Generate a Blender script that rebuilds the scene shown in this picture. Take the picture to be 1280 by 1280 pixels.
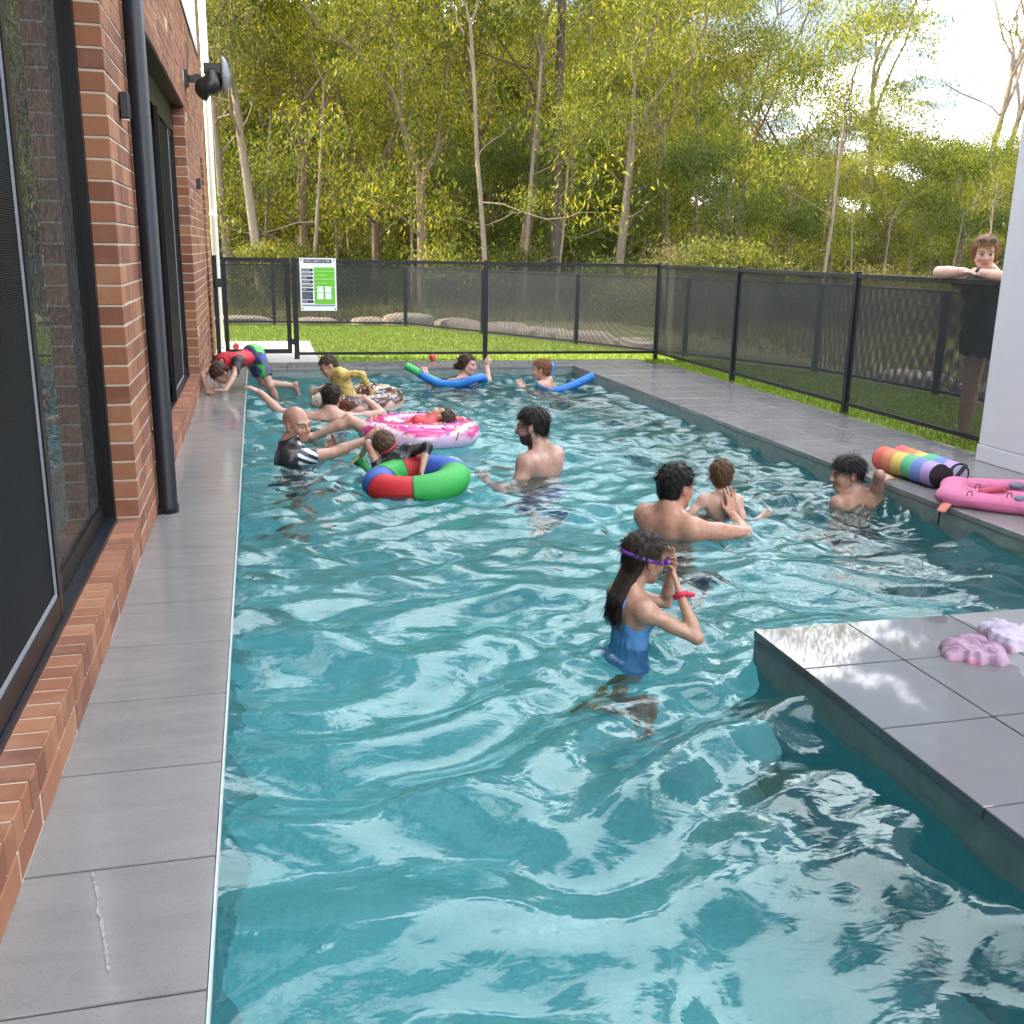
import bpy, bmesh, math, random
import numpy as np
from mathutils import Vector, Matrix

SC = bpy.context.scene
COL = SC.collection
for o in list(bpy.data.objects):
    bpy.data.objects.remove(o)

# ------------------------------------------------------------------ camera
CAM_H = 1.35
FPX, PITCH, YAW, ROLL = 1255.7, 0.25573, 0.24681, 0.01714      # focal length in px of a 1280 px frame
cy_, sy_, cp_, sp_ = math.cos(YAW), math.sin(YAW), math.cos(PITCH), math.sin(PITCH)
FW = np.array([sy_ * cp_, cy_ * cp_, -sp_])
_rt = np.array([cy_, -sy_, 0.0]); _up = np.cross(_rt, FW)
RT = _rt * math.cos(ROLL) + _up * math.sin(ROLL)
UP = _up * math.cos(ROLL) - _rt * math.sin(ROLL)
CAM = np.array([0.0, 0.0, CAM_H])
cam_data = bpy.data.cameras.new("camera")
cam_data.sensor_width = 36.0
cam_data.lens = FPX / 1280.0 * 36.0
cam_data.clip_start, cam_data.clip_end = 0.05, 3000.0
cam = bpy.data.objects.new("camera", cam_data)
COL.objects.link(cam)
_m = Matrix.Identity(4)
for i in range(3):
    _m[i][0], _m[i][1], _m[i][2], _m[i][3] = RT[i], UP[i], -FW[i], CAM[i]
cam.matrix_world = _m
SC.camera = cam

# ------------------------------------------------------------------ sky, sun, exposure
SUN_DIR = np.array([-0.95, 0.30, 0.0]); SUN_DIR /= np.linalg.norm(SUN_DIR)   # horizontal direction towards the sun
SUN_EL = math.radians(35)
world = bpy.data.worlds.new("World"); SC.world = world; world.use_nodes = True
wn, wl = world.node_tree.nodes, world.node_tree.links
wn.clear()
w_out = wn.new('ShaderNodeOutputWorld'); w_bg = wn.new('ShaderNodeBackground')
w_sky = wn.new('ShaderNodeTexSky'); w_sky.sky_type = 'NISHITA'; w_sky.sun_disc = False
w_sky.sun_elevation = SUN_EL
w_sky.sun_rotation = math.atan2(SUN_DIR[0], SUN_DIR[1])
w_sky.air_density = 1.0; w_sky.dust_density = 1.0; w_sky.ozone_density = 1.0
w_tc = wn.new('ShaderNodeTexCoord'); w_sep = wn.new('ShaderNodeSeparateXYZ')
wl.new(w_tc.outputs['Generated'], w_sep.inputs[0])
def _wm(op, a, b):
    n = wn.new('ShaderNodeMath'); n.operation = op
    for i, v in enumerate((a, b)):
        if isinstance(v, (int, float)): n.inputs[i].default_value = v
        else: wl.new(v, n.inputs[i])
    return n.outputs[0]
_zz = _wm('ADD', _wm('MAXIMUM', w_sep.outputs[2], 0.0), 0.18)
w_cmb = wn.new('ShaderNodeCombineXYZ')
wl.new(_wm('DIVIDE', w_sep.outputs[0], _zz), w_cmb.inputs[0]); wl.new(_wm('DIVIDE', w_sep.outputs[1], _zz), w_cmb.inputs[1])
w_noise = wn.new('ShaderNodeTexNoise'); w_noise.inputs['Scale'].default_value = 2.3; w_noise.inputs['Detail'].default_value = 9
w_noise.inputs['Roughness'].default_value = 0.56; w_noise.inputs['Distortion'].default_value = 0.3
w_map = wn.new('ShaderNodeMapping'); w_map.inputs['Location'].default_value = (7.3, 4.4, 0.0)
wl.new(w_cmb.outputs[0], w_map.inputs['Vector']); wl.new(w_map.outputs[0], w_noise.inputs['Vector'])
w_ramp = wn.new('ShaderNodeValToRGB'); w_ramp.color_ramp.elements[0].position = 0.498; w_ramp.color_ramp.elements[1].position = 0.553; w_ramp.color_ramp.elements[0].color = (.05, .05, .05, 1)
wl.new(w_noise.outputs['Fac'], w_ramp.inputs[0])
w_mix = wn.new('ShaderNodeMix'); w_mix.data_type = 'RGBA'
wl.new(w_ramp.outputs['Color'], w_mix.inputs['Factor']); wl.new(w_sky.outputs[0], w_mix.inputs[6])
w_mix.inputs[7].default_value = (44, 44.5, 46, 1)
wl.new(w_mix.outputs[2], w_bg.inputs[0]); w_bg.inputs[1].default_value = 0.066
wl.new(w_bg.outputs[0], w_out.inputs[0])
sun_data = bpy.data.lights.new("sun", 'SUN'); sun_data.energy = 5.0; sun_data.angle = math.radians(0.6); sun_data.color = (1.0, 0.84, 0.56)
sun = bpy.data.objects.new("sun", sun_data); COL.objects.link(sun)
_sd = Vector((SUN_DIR[0] * math.cos(SUN_EL), SUN_DIR[1] * math.cos(SUN_EL), math.sin(SUN_EL)))
sun.rotation_euler = _sd.to_track_quat('Z', 'Y').to_euler(); sun.location = (-20, 10, 20)
SC.view_settings.view_transform = 'Standard'; SC.view_settings.look = 'None'
SC.view_settings.gamma = 1.0; SC.view_settings.use_curve_mapping = False
SC.view_settings.exposure = 1.72
SC.render.engine = 'CYCLES'
SC.cycles.use_denoising = True
SC.cycles.max_bounces = 10; SC.cycles.transmission_bounces = 8; SC.cycles.glossy_bounces = 5; SC.cycles.diffuse_bounces = 4
SC.cycles.transparent_max_bounces = 12
SC.cycles.caustics_refractive = True; SC.cycles.caustics_reflective = False
SC.cycles.sample_clamp_indirect = 8.0

# ------------------------------------------------------------------ helpers
WZ = -0.115                                   # water level; the deck is z = 0
def ray(px, py): return FW + RT * (px - 640) / FPX - UP * (py - 640) / FPX
def P(px, py, d): return CAM + ray(px, py) * d          # a point of the place seen at that pixel, d metres away
def onz(px, py, z):
    r = ray(px, py); return CAM + r * ((z - CAM_H) / r[2])
def depth(p): return float((np.asarray(p) - CAM) @ FW)
RH = np.array([cy_, -sy_, 0.0]); FH = np.array([sy_, cy_, 0.0]); ZU = np.array([0, 0, 1.0])
def dirv(r, f, z):
    v = RH * r + FH * f + ZU * z; return v / np.linalg.norm(v)
def unit(v): v = np.asarray(v, float); return v / (np.linalg.norm(v) + 1e-12)

def tag(o, label=None, cat=None, group=None, kind=None):
    if label: o['label'] = label
    if cat: o['category'] = cat
    if group: o['group'] = group
    if kind: o['kind'] = kind
    return o
def link(name, me, parent=None, loc=None):
    o = bpy.data.objects.new(name, me); COL.objects.link(o)
    if loc is not None: o.location = loc
    if parent is not None: o.parent = parent
    return o
def empty(name, loc, label=None, cat=None, group=None):
    o = bpy.data.objects.new(name, None); o.empty_display_size = 0.1; COL.objects.link(o); o.location = tuple(loc)
    return tag(o, label, cat, group)
def mesh(name, verts, faces, mats=None, smooth=False):
    me = bpy.data.meshes.new(name)
    verts = np.asarray(verts, np.float32).reshape(-1, 3)
    if isinstance(faces, np.ndarray):
        n, k = faces.shape
        me.vertices.add(len(verts)); me.vertices.foreach_set('co', verts.ravel())
        me.loops.add(n * k); me.loops.foreach_set('vertex_index', faces.astype(np.int32).ravel())
        me.polygons.add(n); me.polygons.foreach_set('loop_start', np.arange(0, n * k, k, dtype=np.int32))
        me.update(calc_edges=True)
    else:
        me.from_pydata([tuple(map(float, v)) for v in verts], [], faces)
    if mats is not None:
        for m in (mats if isinstance(mats, (list, tuple)) else [mats]): me.materials.append(m)
    if smooth: me.polygons.foreach_set('use_smooth', [True] * len(me.polygons))
    me.validate(); me.update()
    return me
class MB:
    """collects boxes, tubes and the like into one mesh"""
    def __init__(s): s.v, s.f = [], []
    def add(s, v, f):
        n = len(s.v); s.v += [tuple(map(float, q)) for q in v]; s.f += [tuple(i + n for i in q) for q in f]; return s
    def box(s, x0, x1, y0, y1, z0, z1, bev=0.0):
        if bev <= 0:
            v = [(x, y, z) for z in (z0, z1) for y in (y0, y1) for x in (x0, x1)]
            return s.add(v, [(0, 2, 3, 1), (4, 5, 7, 6), (0, 1, 5, 4), (2, 6, 7, 3), (0, 4, 6, 2), (1, 3, 7, 5)])
        bm = bmesh.new(); bmesh.ops.create_cube(bm, size=1)
        for q in bm.verts: q.co = ((x0 + x1) / 2 + q.co.x * (x1 - x0), (y0 + y1) / 2 + q.co.y * (y1 - y0), (z0 + z1) / 2 + q.co.z * (z1 - z0))
        bmesh.ops.bevel(bm, geom=bm.edges[:], offset=bev, segments=1, affect='EDGES')
        bm.verts.index_update(); s.add([q.co[:] for q in bm.verts], [[q.index for q in f.verts] for f in bm.faces]); bm.free(); return s
    def tube(s, pts, rads, n=8, cap=True):
        pts = [np.asarray(p, float) for p in pts]
        if not hasattr(rads, '__len__'): rads = [rads] * len(pts)
        base = len(s.v); ref = np.array([0.31, 0.17, 0.93])
        for i, p in enumerate(pts):
            t = unit(pts[min(i + 1, len(pts) - 1)] - pts[max(i - 1, 0)])
            a = unit(np.cross(t, ref)) if abs(t @ ref) < .98 else unit(np.cross(t, [1, 0, 0])); b = np.cross(t, a)
            for k in range(n):
                q = 2 * math.pi * k / n; s.v.append(tuple(p + (a * math.cos(q) + b * math.sin(q)) * rads[i]))
        for i in range(len(pts) - 1):
            for k in range(n):
                a0 = base + i * n + k; a1 = base + i * n + (k + 1) % n
                s.f.append((a0, a1, a1 + n, a0 + n))
        if cap:
            s.f.append(tuple(base + k for k in range(n))[::-1]); s.f.append(tuple(base + (len(pts) - 1) * n + k for k in range(n)))
        return s
    def strip(s, a, b, w, nrm, t):
        """bar from a to b, w wide across, t thick along nrm"""
        a, b, nrm = np.asarray(a, float), np.asarray(b, float), unit(nrm)
        c = unit(np.cross(b - a, nrm)) * w / 2; d = nrm * t / 2
        v = [a - c - d, a + c - d, a + c + d, a - c + d, b - c - d, b + c - d, b + c + d, b - c + d]
        return s.add(v, [(0, 1, 5, 4), (1, 2, 6, 5), (2, 3, 7, 6), (3, 0, 4, 7), (3, 2, 1, 0), (4, 5, 6, 7)])
    def build(s, name, mat_, parent=None, loc=None, smooth=False, origin=None):
        v = np.array(s.v, float)
        if origin is not None: v = v - np.asarray(origin); loc = tuple(origin)
        return link(name, mesh(name, v, s.f, mat_, smooth), parent, loc)

# ------------------------------------------------------------------ materials
MATS = {}
class NT:
    def __init__(s, name):
        s.m = bpy.data.materials.new(name); s.m.use_nodes = True; s.t = s.m.node_tree; s.t.nodes.clear()
        s.out = s.t.nodes.new('ShaderNodeOutputMaterial'); MATS[name] = s.m
    def n(s, typ, inp=None, **kw):
        q = s.t.nodes.new('ShaderNode' + typ)
        for k, v in kw.items(): setattr(q, k, v)
        for k, v in (inp or {}).items(): s.set(q.inputs[k], v)
        return q
    def set(s, sock, v):
        if isinstance(v, bpy.types.NodeSocket): s.t.links.new(v, sock)
        elif isinstance(v, bpy.types.Node): s.t.links.new(v.outputs[0], sock)
        elif isinstance(v, (tuple, list)) and len(v) == 3 and sock.type == 'RGBA': sock.default_value = (*v, 1)
        else: sock.default_value = v
    def math(s, op, a, b=0.0, clamp=False): 
        q = s.n('Math', {0: a, 1: b}, operation=op); q.use_clamp = clamp; return q.outputs[0]
    def mix(s, f, a, b, blend='MIX'):
        q = s.n('Mix', data_type='RGBA', blend_type=blend); s.set(q.inputs['Factor'], f); s.set(q.inputs[6], a); s.set(q.inputs[7], b); return q.outputs[2]
    def noise(s, vec, scale, detail=4, rough=.55, dist=0.0):
        return s.n('TexNoise', {'Vector': vec, 'Scale': scale, 'Detail': detail, 'Roughness': rough, 'Distortion': dist})
    def ramp(s, f, stops):
        q = s.n('ValToRGB', {0: f}); e = q.color_ramp.elements
        while len(e) < len(stops): e.new(0.5)
        for i, (p, c) in enumerate(stops): e[i].position = p; e[i].color = (*c, 1) if len(c) == 3 else c
        return q.outputs[0]
    def obj(s): return s.n('TexCoord').outputs['Object']
    def pos(s): return s.n('NewGeometry').outputs['Position']
    def bump(s, h, strength=.3, dist=.01): return s.n('Bump', {'Height': h, 'Strength': strength, 'Distance': dist}).outputs[0]
    def bsdf(s, col, rough=.5, normal=None, **kw):
        q = s.n('BsdfPrincipled', {'Base Color': col, 'Roughness': rough})
        for k, v in kw.items(): s.set(q.inputs[k], v)
        if normal is not None: s.set(q.inputs['Normal'], normal)
        s.t.links.new(q.outputs[0], s.out.inputs[0]); return q

def simple(name, col, rough=.5, var=.12, scale=6.0, bump=0.0, bscale=60.0, **kw):
    t = NT(name); pos = t.pos()
    n = t.noise(pos, scale, 5)
    c = t.mix(t.math('MULTIPLY', n.outputs[0], 1.0), tuple(x * (1 - var * 1.6) for x in col), tuple(min(1, x * (1 + var * 1.2)) for x in col))
    nb = t.bump(t.noise(pos, bscale, 3).outputs[0], bump, .004) if bump else None
    t.bsdf(c, rough, nb, **kw); return t.m
def attr_mat(name, rough=.5, bump=0.0, bscale=80.0, sss=0.0, **kw):
    t = NT(name); a = t.n('VertexColor', layer_name='Col'); pos = t.pos()
    n = t.noise(pos, 25, 4)
    c = t.mix(t.math('MULTIPLY', n.outputs[0], 0.22), a.outputs[0], (0.0, 0.0, 0.0), 'MIX')
    nb = t.bump(t.noise(pos, bscale, 4).outputs[0], bump, .004) if bump else None
    t.bsdf(c, rough, nb, **kw); return t.m

def build_materials():
    # bricks: each brick its own tone
    t = NT('brick'); oi = t.n('ObjectInfo'); ge = t.n('NewGeometry'); pos = ge.outputs['Position']
    r = t.math('FRACT', t.math('ADD', oi.outputs['Random'], ge.outputs['Random Per Island']))
    base = t.ramp(r, [(0, (.15, .052, .030)), (.3, (.20, .074, .040)), (.65, (.245, .095, .048)), (1, (.31, .138, .068))])
    n1 = t.noise(pos, 38, 6, .7); n2 = t.noise(pos, 7, 3)
    c = t.mix(t.math('MULTIPLY', n1.outputs[0], .55), base, t.mix(.5, base, (.10, .045, .03)))
    c = t.mix(t.ramp(n2.outputs[0], [(.52, (0, 0, 0)), (.75, (.35, .35, .35))]), c, (.36, .22, .15))
    t.bsdf(c, .85, t.bump(t.noise(pos, 130, 5, .7).outputs[0], .5, .004))
    t = NT('mortar'); pos = t.pos(); n = t.noise(pos, 60, 5, .7)
    t.bsdf(t.mix(n.outputs[0], (.34, .295, .23), (.50, .44, .355)), .95, t.bump(n.outputs[0], .5, .004))
    simple('dark_metal', (.010, .013, .020), .38, .2, 8, .06, 300, **{'Specular IOR Level': .3})
    simple('black_frame', (.006, .0065, .008), .35, .2, 9, .04, 300, **{'Specular IOR Level': .25})
    simple('black_mesh', (.007, .008, .011), .5, .2, 3, **{'Specular IOR Level': .25})
    simple('fence_mesh', (.014, .020, .026), .55, .2, 3)
    simple('grey_frame', (.23, .25, .28), .35, .15, 7)
    simple('white_paint', (.60, .61, .65), .55, .04, 2.0, .08, 140)
    simple('white_pipe', (.78, .79, .82), .4, .05, 4)
    simple('cladding_white', (.72, .74, .78), .5, .05, 2)
    simple('roof_dark', (.06, .065, .075), .5, .1, 2)
    simple('concrete', (.50, .49, .46), .85, .12, 5, .3, 90)
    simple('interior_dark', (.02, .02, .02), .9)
    t = NT('hair_strand'); a = t.n('VertexColor', layer_name='Col'); ge = t.n('NewGeometry')
    t.bsdf(t.mix(ge.outputs['Random Per Island'], t.mix(1.0, a.outputs[0], (.5, .5, .5), 'MULTIPLY'), t.mix(1.0, a.outputs[0], (1.5, 1.45, 1.4), 'MULTIPLY')), .36, None, **{'Specular IOR Level': .22})
    simple('plastic_black', (.014, .015, .018), .32, .2, 20)
    simple('plastic_grey', (.16, .18, .2), .3, .2, 20)
    simple('blind_grey', (.42, .41, .37), .8, .1, 4)
    # glass of the doors
    t = NT('door_glass'); pos = t.pos()
    dust = t.ramp(t.noise(pos, 55, 5, .75).outputs[0], [(.45, (.03, .03, .03)), (.8, (.22, .22, .22))])
    gl = t.n('BsdfGlossy', {'Color': (.42, .45, .46, 1), 'Roughness': .0}); tr = t.n('BsdfTransparent', {'Color': (.55, .60, .60, 1)})
    fr = t.math('ADD', t.n('Fresnel', {'IOR': 1.6}).outputs[0], .06, True)
    m1 = t.n('MixShader', {0: fr, 1: tr.outputs[0], 2: gl.outputs[0]})
    df = t.n('BsdfDiffuse', {'Color': (.5, .5, .48, 1)})
    m2 = t.n('MixShader', {0: dust, 1: m1.outputs[0], 2: df.outputs[0]})
    t.t.links.new(m2.outputs[0], t.out.inputs[0])
    # deck tiles: grey porcelain, wet in places
    t = NT('deck_tile'); pos = t.pos(); oi = t.n('ObjectInfo')
    st = t.n('Mapping', {'Vector': pos, 'Scale': (1.0, 5.0, 1.0)})
    n1 = t.noise(st.outputs[0], 3.2, 6, .6, .6); n2 = t.noise(pos, 60, 8, .8); n3 = t.noise(pos, 1.1, 4, .6, .8)
    base = t.mix(n1.outputs[0], (.160, .160, .166), (.315, .306, .298))
    base = t.mix(t.math('MULTIPLY', n2.outputs[0], .5), base, (.10, .10, .11))
    base = t.mix(t.math('MULTIPLY', oi.outputs['Random'], .30), base, (.23, .23, .235))
    sp = t.n('TexVoronoi', {'Vector': pos, 'Scale': 140.0}); 
    base = t.mix(t.ramp(sp.outputs['Distance'], [(.07, (.8, .8, .8)), (.17, (0, 0, 0))]), base, (.035, .035, .04))
    wet = t.ramp(n3.outputs[0], [(.36, (0, 0, 0)), (.60, (1, 1, 1))])
    c = t.mix(t.math('MULTIPLY', wet, .16), base, t.mix(1.0, base, (.6, .6, .63), 'MULTIPLY'))
    rough = t.n('MapRange', {0: wet, 3: .21, 4: .09}).outputs[0]
    t.bsdf(c, rough, t.bump(t.math('MULTIPLY', t.math('ADD', n2.outputs[0], n1.outputs[0]), t.math('SUBTRACT', 1.0, t.math('MULTIPLY', wet, .8))), .10, .003), **{'Specular IOR Level': .55})
    # the slab tiles that stand in the water: very wet, mirror-like where puddles lie
    t = NT('wet_tile'); pos = t.pos()
    n1 = t.noise(pos, 5, 6, .6, .6); n2 = t.noise(pos, 40, 6, .7); n3 = t.noise(t.n('Mapping', {'Vector': pos, 'Location': (3.1, .4, 0)}).outputs[0], 1.5, 3, .45, .5)
    sx = t.n('SeparateXYZ', {0: pos})
    edge = t.math('ADD', n3.outputs[0], t.math('MULTIPLY', t.math('SUBTRACT', 2.35, sx.outputs[0]), .42))
    wet = t.ramp(edge, [(.46, (0, 0, 0)), (.485, (1, 1, 1))])
    base = t.mix(n1.outputs[0], (.125, .13, .142), (.20, .20, .21)); base = t.mix(t.math('MULTIPLY', n2.outputs[0], .4), base, (.14, .14, .15))
    t.bsdf(t.mix(t.math('MULTIPLY', wet, .35), base, (.08, .08, .09)), t.n('MapRange', {0: wet, 3: .40, 4: .03}).outputs[0],
           t.bump(t.math('MULTIPLY', n2.outputs[0], t.math('SUBTRACT', 1.0, wet)), .12, .003), **{'Specular IOR Level': .6})
    simple('grout', (.06, .06, .06), .9, .3, 30)
    simple('coping_edge', (.085, .105, .10), .4, .4, 30, .2, 120)
    simple('trim_metal', (.55, .57, .58), .35, .15, 20); simple('lime', (.30, .30, .29), .5, .4, 60)
    simple('band_tile', (.20, .245, .235), .4, .3, 14, .15, 80)
    # pool finish: aqua pebble plaster
    t = NT('pool_plaster'); pos = t.pos()
    n1 = t.noise(pos, 1.3, 4); n2 = t.noise(pos, 45, 6, .75)
    c = t.mix(n1.outputs[0], (.070, .310, .345), (.110, .385, .415)); c = t.mix(t.ramp(n2.outputs[0], [(.35, (.5, .5, .5)), (.6, (0, 0, 0))]), c, (.055, .24, .27))
    t.bsdf(c, .8, t.bump(n2.outputs[0], .3, .01))
    # water
    t = NT('pool_water'); pos = t.pos()
    a = t.noise(t.n('Mapping', {'Vector': pos, 'Scale': (.75, 1.3, 1)}).outputs[0], 10, 3, .5, .8); b = t.noise(t.n('Mapping', {'Vector': pos, 'Scale': (.7, 1.3, 1)}).outputs[0], 26, 2, .5, .5)
    h = t.math('ADD', a.outputs[0], t.math('MULTIPLY', b.outputs[0], .30))
    sy = t.n('SeparateXYZ', {0: pos}).outputs[1]
    nb = t.bump(t.math('MULTIPLY', h, t.n('MapRange', {0: sy, 1: 2.0, 2: 7.0, 3: .4, 4: 2.8}).outputs[0]), .24, .018)
    g = t.n('BsdfGlass', {'Color': (.84, .965, .97, 1), 'Roughness': 0.0, 'IOR': 1.333, 'Normal': nb})
    t.t.links.new(g.outputs[0], t.out.inputs[0])
    # ground and lawn
    t = NT('turf'); pos = t.pos(); n1 = t.noise(pos, 90, 5, .7); n2 = t.noise(pos, 1.2, 4); n3 = t.noise(t.n('Mapping', {'Vector': pos, 'Scale': (1, 6, 1)}).outputs[0], 2.4, 3)
    c = t.mix(n1.outputs[0], (.12, .20, .014), (.26, .37, .032)); c = t.mix(t.math('MULTIPLY', n2.outputs[0], .5), c, (.29, .35, .04)); c = t.mix(t.math('MULTIPLY', n3.outputs[0], .25), c, (.08, .15, .02))
    t.bsdf(c, .8, t.bump(n1.outputs[0], .8, .02))
    t = NT('grass_blade'); ge = t.n('NewGeometry'); 
    c = t.ramp(ge.outputs['Random Per Island'], [(0, (.10, .17, .015)), (.5, (.18, .28, .025)), (1, (.28, .36, .05))])
    d = t.n('BsdfDiffuse', {'Color': c}); tr = t.n('BsdfTranslucent', {'Color': c}); m = t.n('MixShader', {0: .35, 1: d.outputs[0], 2: tr.outputs[0]})
    t.t.links.new(m.outputs[0], t.out.inputs[0])
    t = NT('forest_floor'); pos = t.pos(); n1 = t.noise(pos, 4, 8, .75); n2 = t.noise(pos, .25, 4)
    c = t.mix(n1.outputs[0], (.05, .04, .02), (.21, .18, .09)); c = t.mix(t.ramp(n2.outputs[0], [(.42, (0, 0, 0)), (.62, (1, 1, 1))]), c, t.mix(n1.outputs[0], (.05, .07, .015), (.17, .19, .05)))
    t.bsdf(c, .95, t.bump(n1.outputs[0], .9, .08))
    t = NT('sandstone'); pos = t.pos(); oi = t.n('ObjectInfo'); n1 = t.noise(pos, 5, 7, .7)
    c = t.mix(n1.outputs[0], (.34, .29, .24), (.58, .52, .45)); c = t.mix(t.math('MULTIPLY', oi.outputs['Random'], .5), c, (.50, .36, .30)); t.bsdf(c, .9, t.bump(n1.outputs[0], .8, .05))
    for nm, c0, c1 in (('bark_pale', (.13, .10, .075), (.32, .26, .20)), ('bark_brown', (.10, .07, .05), (.26, .185, .13)), ('bark_dark', (.035, .028, .022), (.12, .09, .07))):
        t = NT(nm); pos = t.pos(); mp = t.n('Mapping', {'Vector': pos, 'Scale': (6, 6, 1.2)}); n1 = t.noise(mp.outputs[0], 2.2, 7, .7); n2 = t.noise(pos, .7, 3)
        c = t.mix(n1.outputs[0], c0, c1); c = t.mix(t.ramp(n2.outputs[0], [(.5, (0, 0, 0)), (.7, (.6, .6, .6))]), c, c0); t.bsdf(c, .9, t.bump(n1.outputs[0], .7, .05))
    for nm, stops in (('leaf_olive', [(0, (.030, .048, .008)), (.45, (.085, .112, .015)), (.8, (.165, .18, .024)), (1, (.30, .27, .040))]),
                      ('leaf_gold', [(0, (.055, .09, .010)), (.45, (.15, .185, .018)), (.8, (.28, .285, .027)), (1, (.43, .38, .040))]),
                      ('leaf_green', [(0, (.025, .052, .010)), (.5, (.062, .105, .016)), (.85, (.12, .165, .024)), (1, (.22, .24, .04))]),
                      ('leaf_dry', [(0, (.05, .05, .02)), (.5, (.10, .105, .035)), (1, (.19, .17, .07))])):
        t = NT(nm); ge = t.n('NewGeometry'); oi = t.n('ObjectInfo')
        c = t.ramp(ge.outputs['Random Per Island'], stops)
        c = t.mix(t.ramp(t.noise(ge.outputs['Position'], .45, 2).outputs[0], [(.4, (0, 0, 0)), (.65, (.45, .45, .45))]), c, t.mix(1.0, c, (1.35, 1.2, .8), 'MULTIPLY'))
        d = t.n('BsdfPrincipled', {'Base Color': c, 'Roughness': .55}); tr = t.n('BsdfTranslucent', {'Color': t.mix(1.0, c, (1.5, 1.45, .7), 'MULTIPLY')})
        m = t.n('MixShader', {0: .44, 1: d.outputs[0], 2: tr.outputs[0]}); t.t.links.new(m.outputs[0], t.out.inputs[0])
    # sprites of the props and people
    t = NT('skin'); a = t.n('VertexColor', layer_name='Col'); pos = t.pos()
    n1 = t.noise(pos, 14, 4); n2 = t.noise(pos, 220, 3)
    c = t.mix(t.math('MULTIPLY', n1.outputs[0], .20), a.outputs[0], t.mix(1.0, a.outputs[0], (.80, .52, .46), 'MULTIPLY'))
    wet = t.ramp(t.noise(pos, 26, 3).outputs[0], [(.45, (.42, .42, .42)), (.60, (.22, .22, .22))])
    t.bsdf(c, wet, t.bump(n2.outputs[0], .16, .002), **{'Specular IOR Level': .5, 'Subsurface Weight': .12, 'Subsurface Scale': .01, 'Subsurface Radius': (1.0, .35, .2)})
    t = NT('hair'); a = t.n('VertexColor', layer_name='Col'); tc = t.obj()
    mp = t.n('Mapping', {'Vector': tc, 'Scale': (1, 1, .16)}); n1 = t.noise(mp.outputs[0], 190, 4, .7, .4)
    c = t.mix(n1.outputs[0], t.mix(1.0, a.outputs[0], (.45, .45, .45), 'MULTIPLY'), t.mix(1.0, a.outputs[0], (1.5, 1.45, 1.4), 'MULTIPLY'))
    t.bsdf(c, .36, t.bump(n1.outputs[0], .9, .006), **{'Specular IOR Level': .2})
    attr_mat('cloth', .62, .22, 160)
    attr_mat('wet_cloth', .34, .12, 90)
    attr_mat('vinyl', .22, .02, 30, **{'Coat Weight': .25, 'Coat Roughness': .1})
    attr_mat('foam', .8, .25, 140)
    simple('ball_red', (.55, .03, .03), .35, .1, 20)
    simple('noodle_blue', (.02, .17, .55), .6, .12, 20, .2, 120)
    simple('noodle_green', (.05, .42, .12), .6, .12, 20, .2, 120)
    simple('sprinkle_white', (.75, .72, .68), .4)
    simple('sprinkle_yellow', (.72, .52, .06), .4)
    simple('strap_black', (.012, .012, .014), .6)
    simple('strap_orange', (.72, .22, .10), .6)
    simple('goggle_purple', (.22, .06, .52), .3)
    simple('goggle_red', (.5, .03, .05), .4)
    simple('wristband_red', (.55, .012, .05), .5)
    simple('lens_dark', (.04, .05, .07), .08)
    simple('sign_white', (.74, .78, .80), .35, .03); simple('sign_dark', (.015, .025, .045), .4, .05)
    simple('sign_green', (.13, .50, .012), .4, .05); simple('sign_grey', (.17, .24, .28), .4, .05)
    simple('lens_white', (.8, .8, .78), .4)
build_materials()
# ================================================================== THE SETTING
M = MATS
PX0, PX1, PY0, PY1 = -0.16, 3.70, 0.45, 11.74        # pool rim
SLX, SLY = 1.74, 3.165                               # corner of the tiled slab that juts into the pool
WX = -0.55                                           # brick wall plane
TH_ = .034; DECK_R = 4.93; DECK_F = 12.36
rng = np.random.default_rng(7)

def snoise(p, f, seed=0, oct=3):
    """cheap smooth noise from sines, p (...,3)"""
    r = np.random.default_rng(seed); out = np.zeros(p.shape[:-1]); a = 1.0
    for o in range(oct):
        for k in range(4):
            d = r.normal(size=3); d /= np.linalg.norm(d); out += a * np.sin((p @ d) * f * (1 + .35 * r.random()) + r.random() * 6.28) * .35
        f *= 1.9; a *= .5
    return out

# ---- terrain, one sheet with an opening for the pool, decks and house
def terrain_z(x, y):
    z = np.full(np.shape(x), -0.06)
    d = np.clip(y - 19.5, 0, 400); z = z - .010 * np.clip(d, 0, 14) + .055 * np.clip(d - 12, 0, 60) + .02 * np.clip(d - 72, 0, 300)
    e = np.clip(x - 7.5, 0, 300); z = z - .05 * np.clip(e, 0, 10) + .03 * np.clip(e - 18, 0, 100)
    p = np.stack([x, y, np.zeros_like(x)], -1)
    return z + np.clip((np.maximum(d, e)) / 8, 0, 1) * (.22 * snoise(p, .35, 3) + .12 * snoise(p, 1.1, 4))
xs = sorted(set([-400, -200, -120, -80, -60, -45, -35, -28, -22, -17, -13, -9.0] + [round(-9 + .7 * i, 2) for i in range(1, 20)] + [DECK_R] + [round(5.4 + .8 * i, 2) for i in range(50)] + [50, 60, 75, 95, 130, 200, 400]))
ys = sorted(set([-300, -120, -60, -30, -14, -6.0] + [round(-6 + 1.4 * i, 2) for i in range(1, 13)] + [DECK_F] + [round(12.9 + .8 * i, 2) for i in range(60)] + [64, 70, 80, 95, 120, 160, 220, 320, 420]))
xs, ys = np.array(xs), np.array(ys)
gx, gy = np.meshgrid(xs, ys, indexing='ij'); gz = terrain_z(gx, gy)
V = np.stack([gx, gy, gz], -1).reshape(-1, 3); ny = len(ys); F = []
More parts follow.
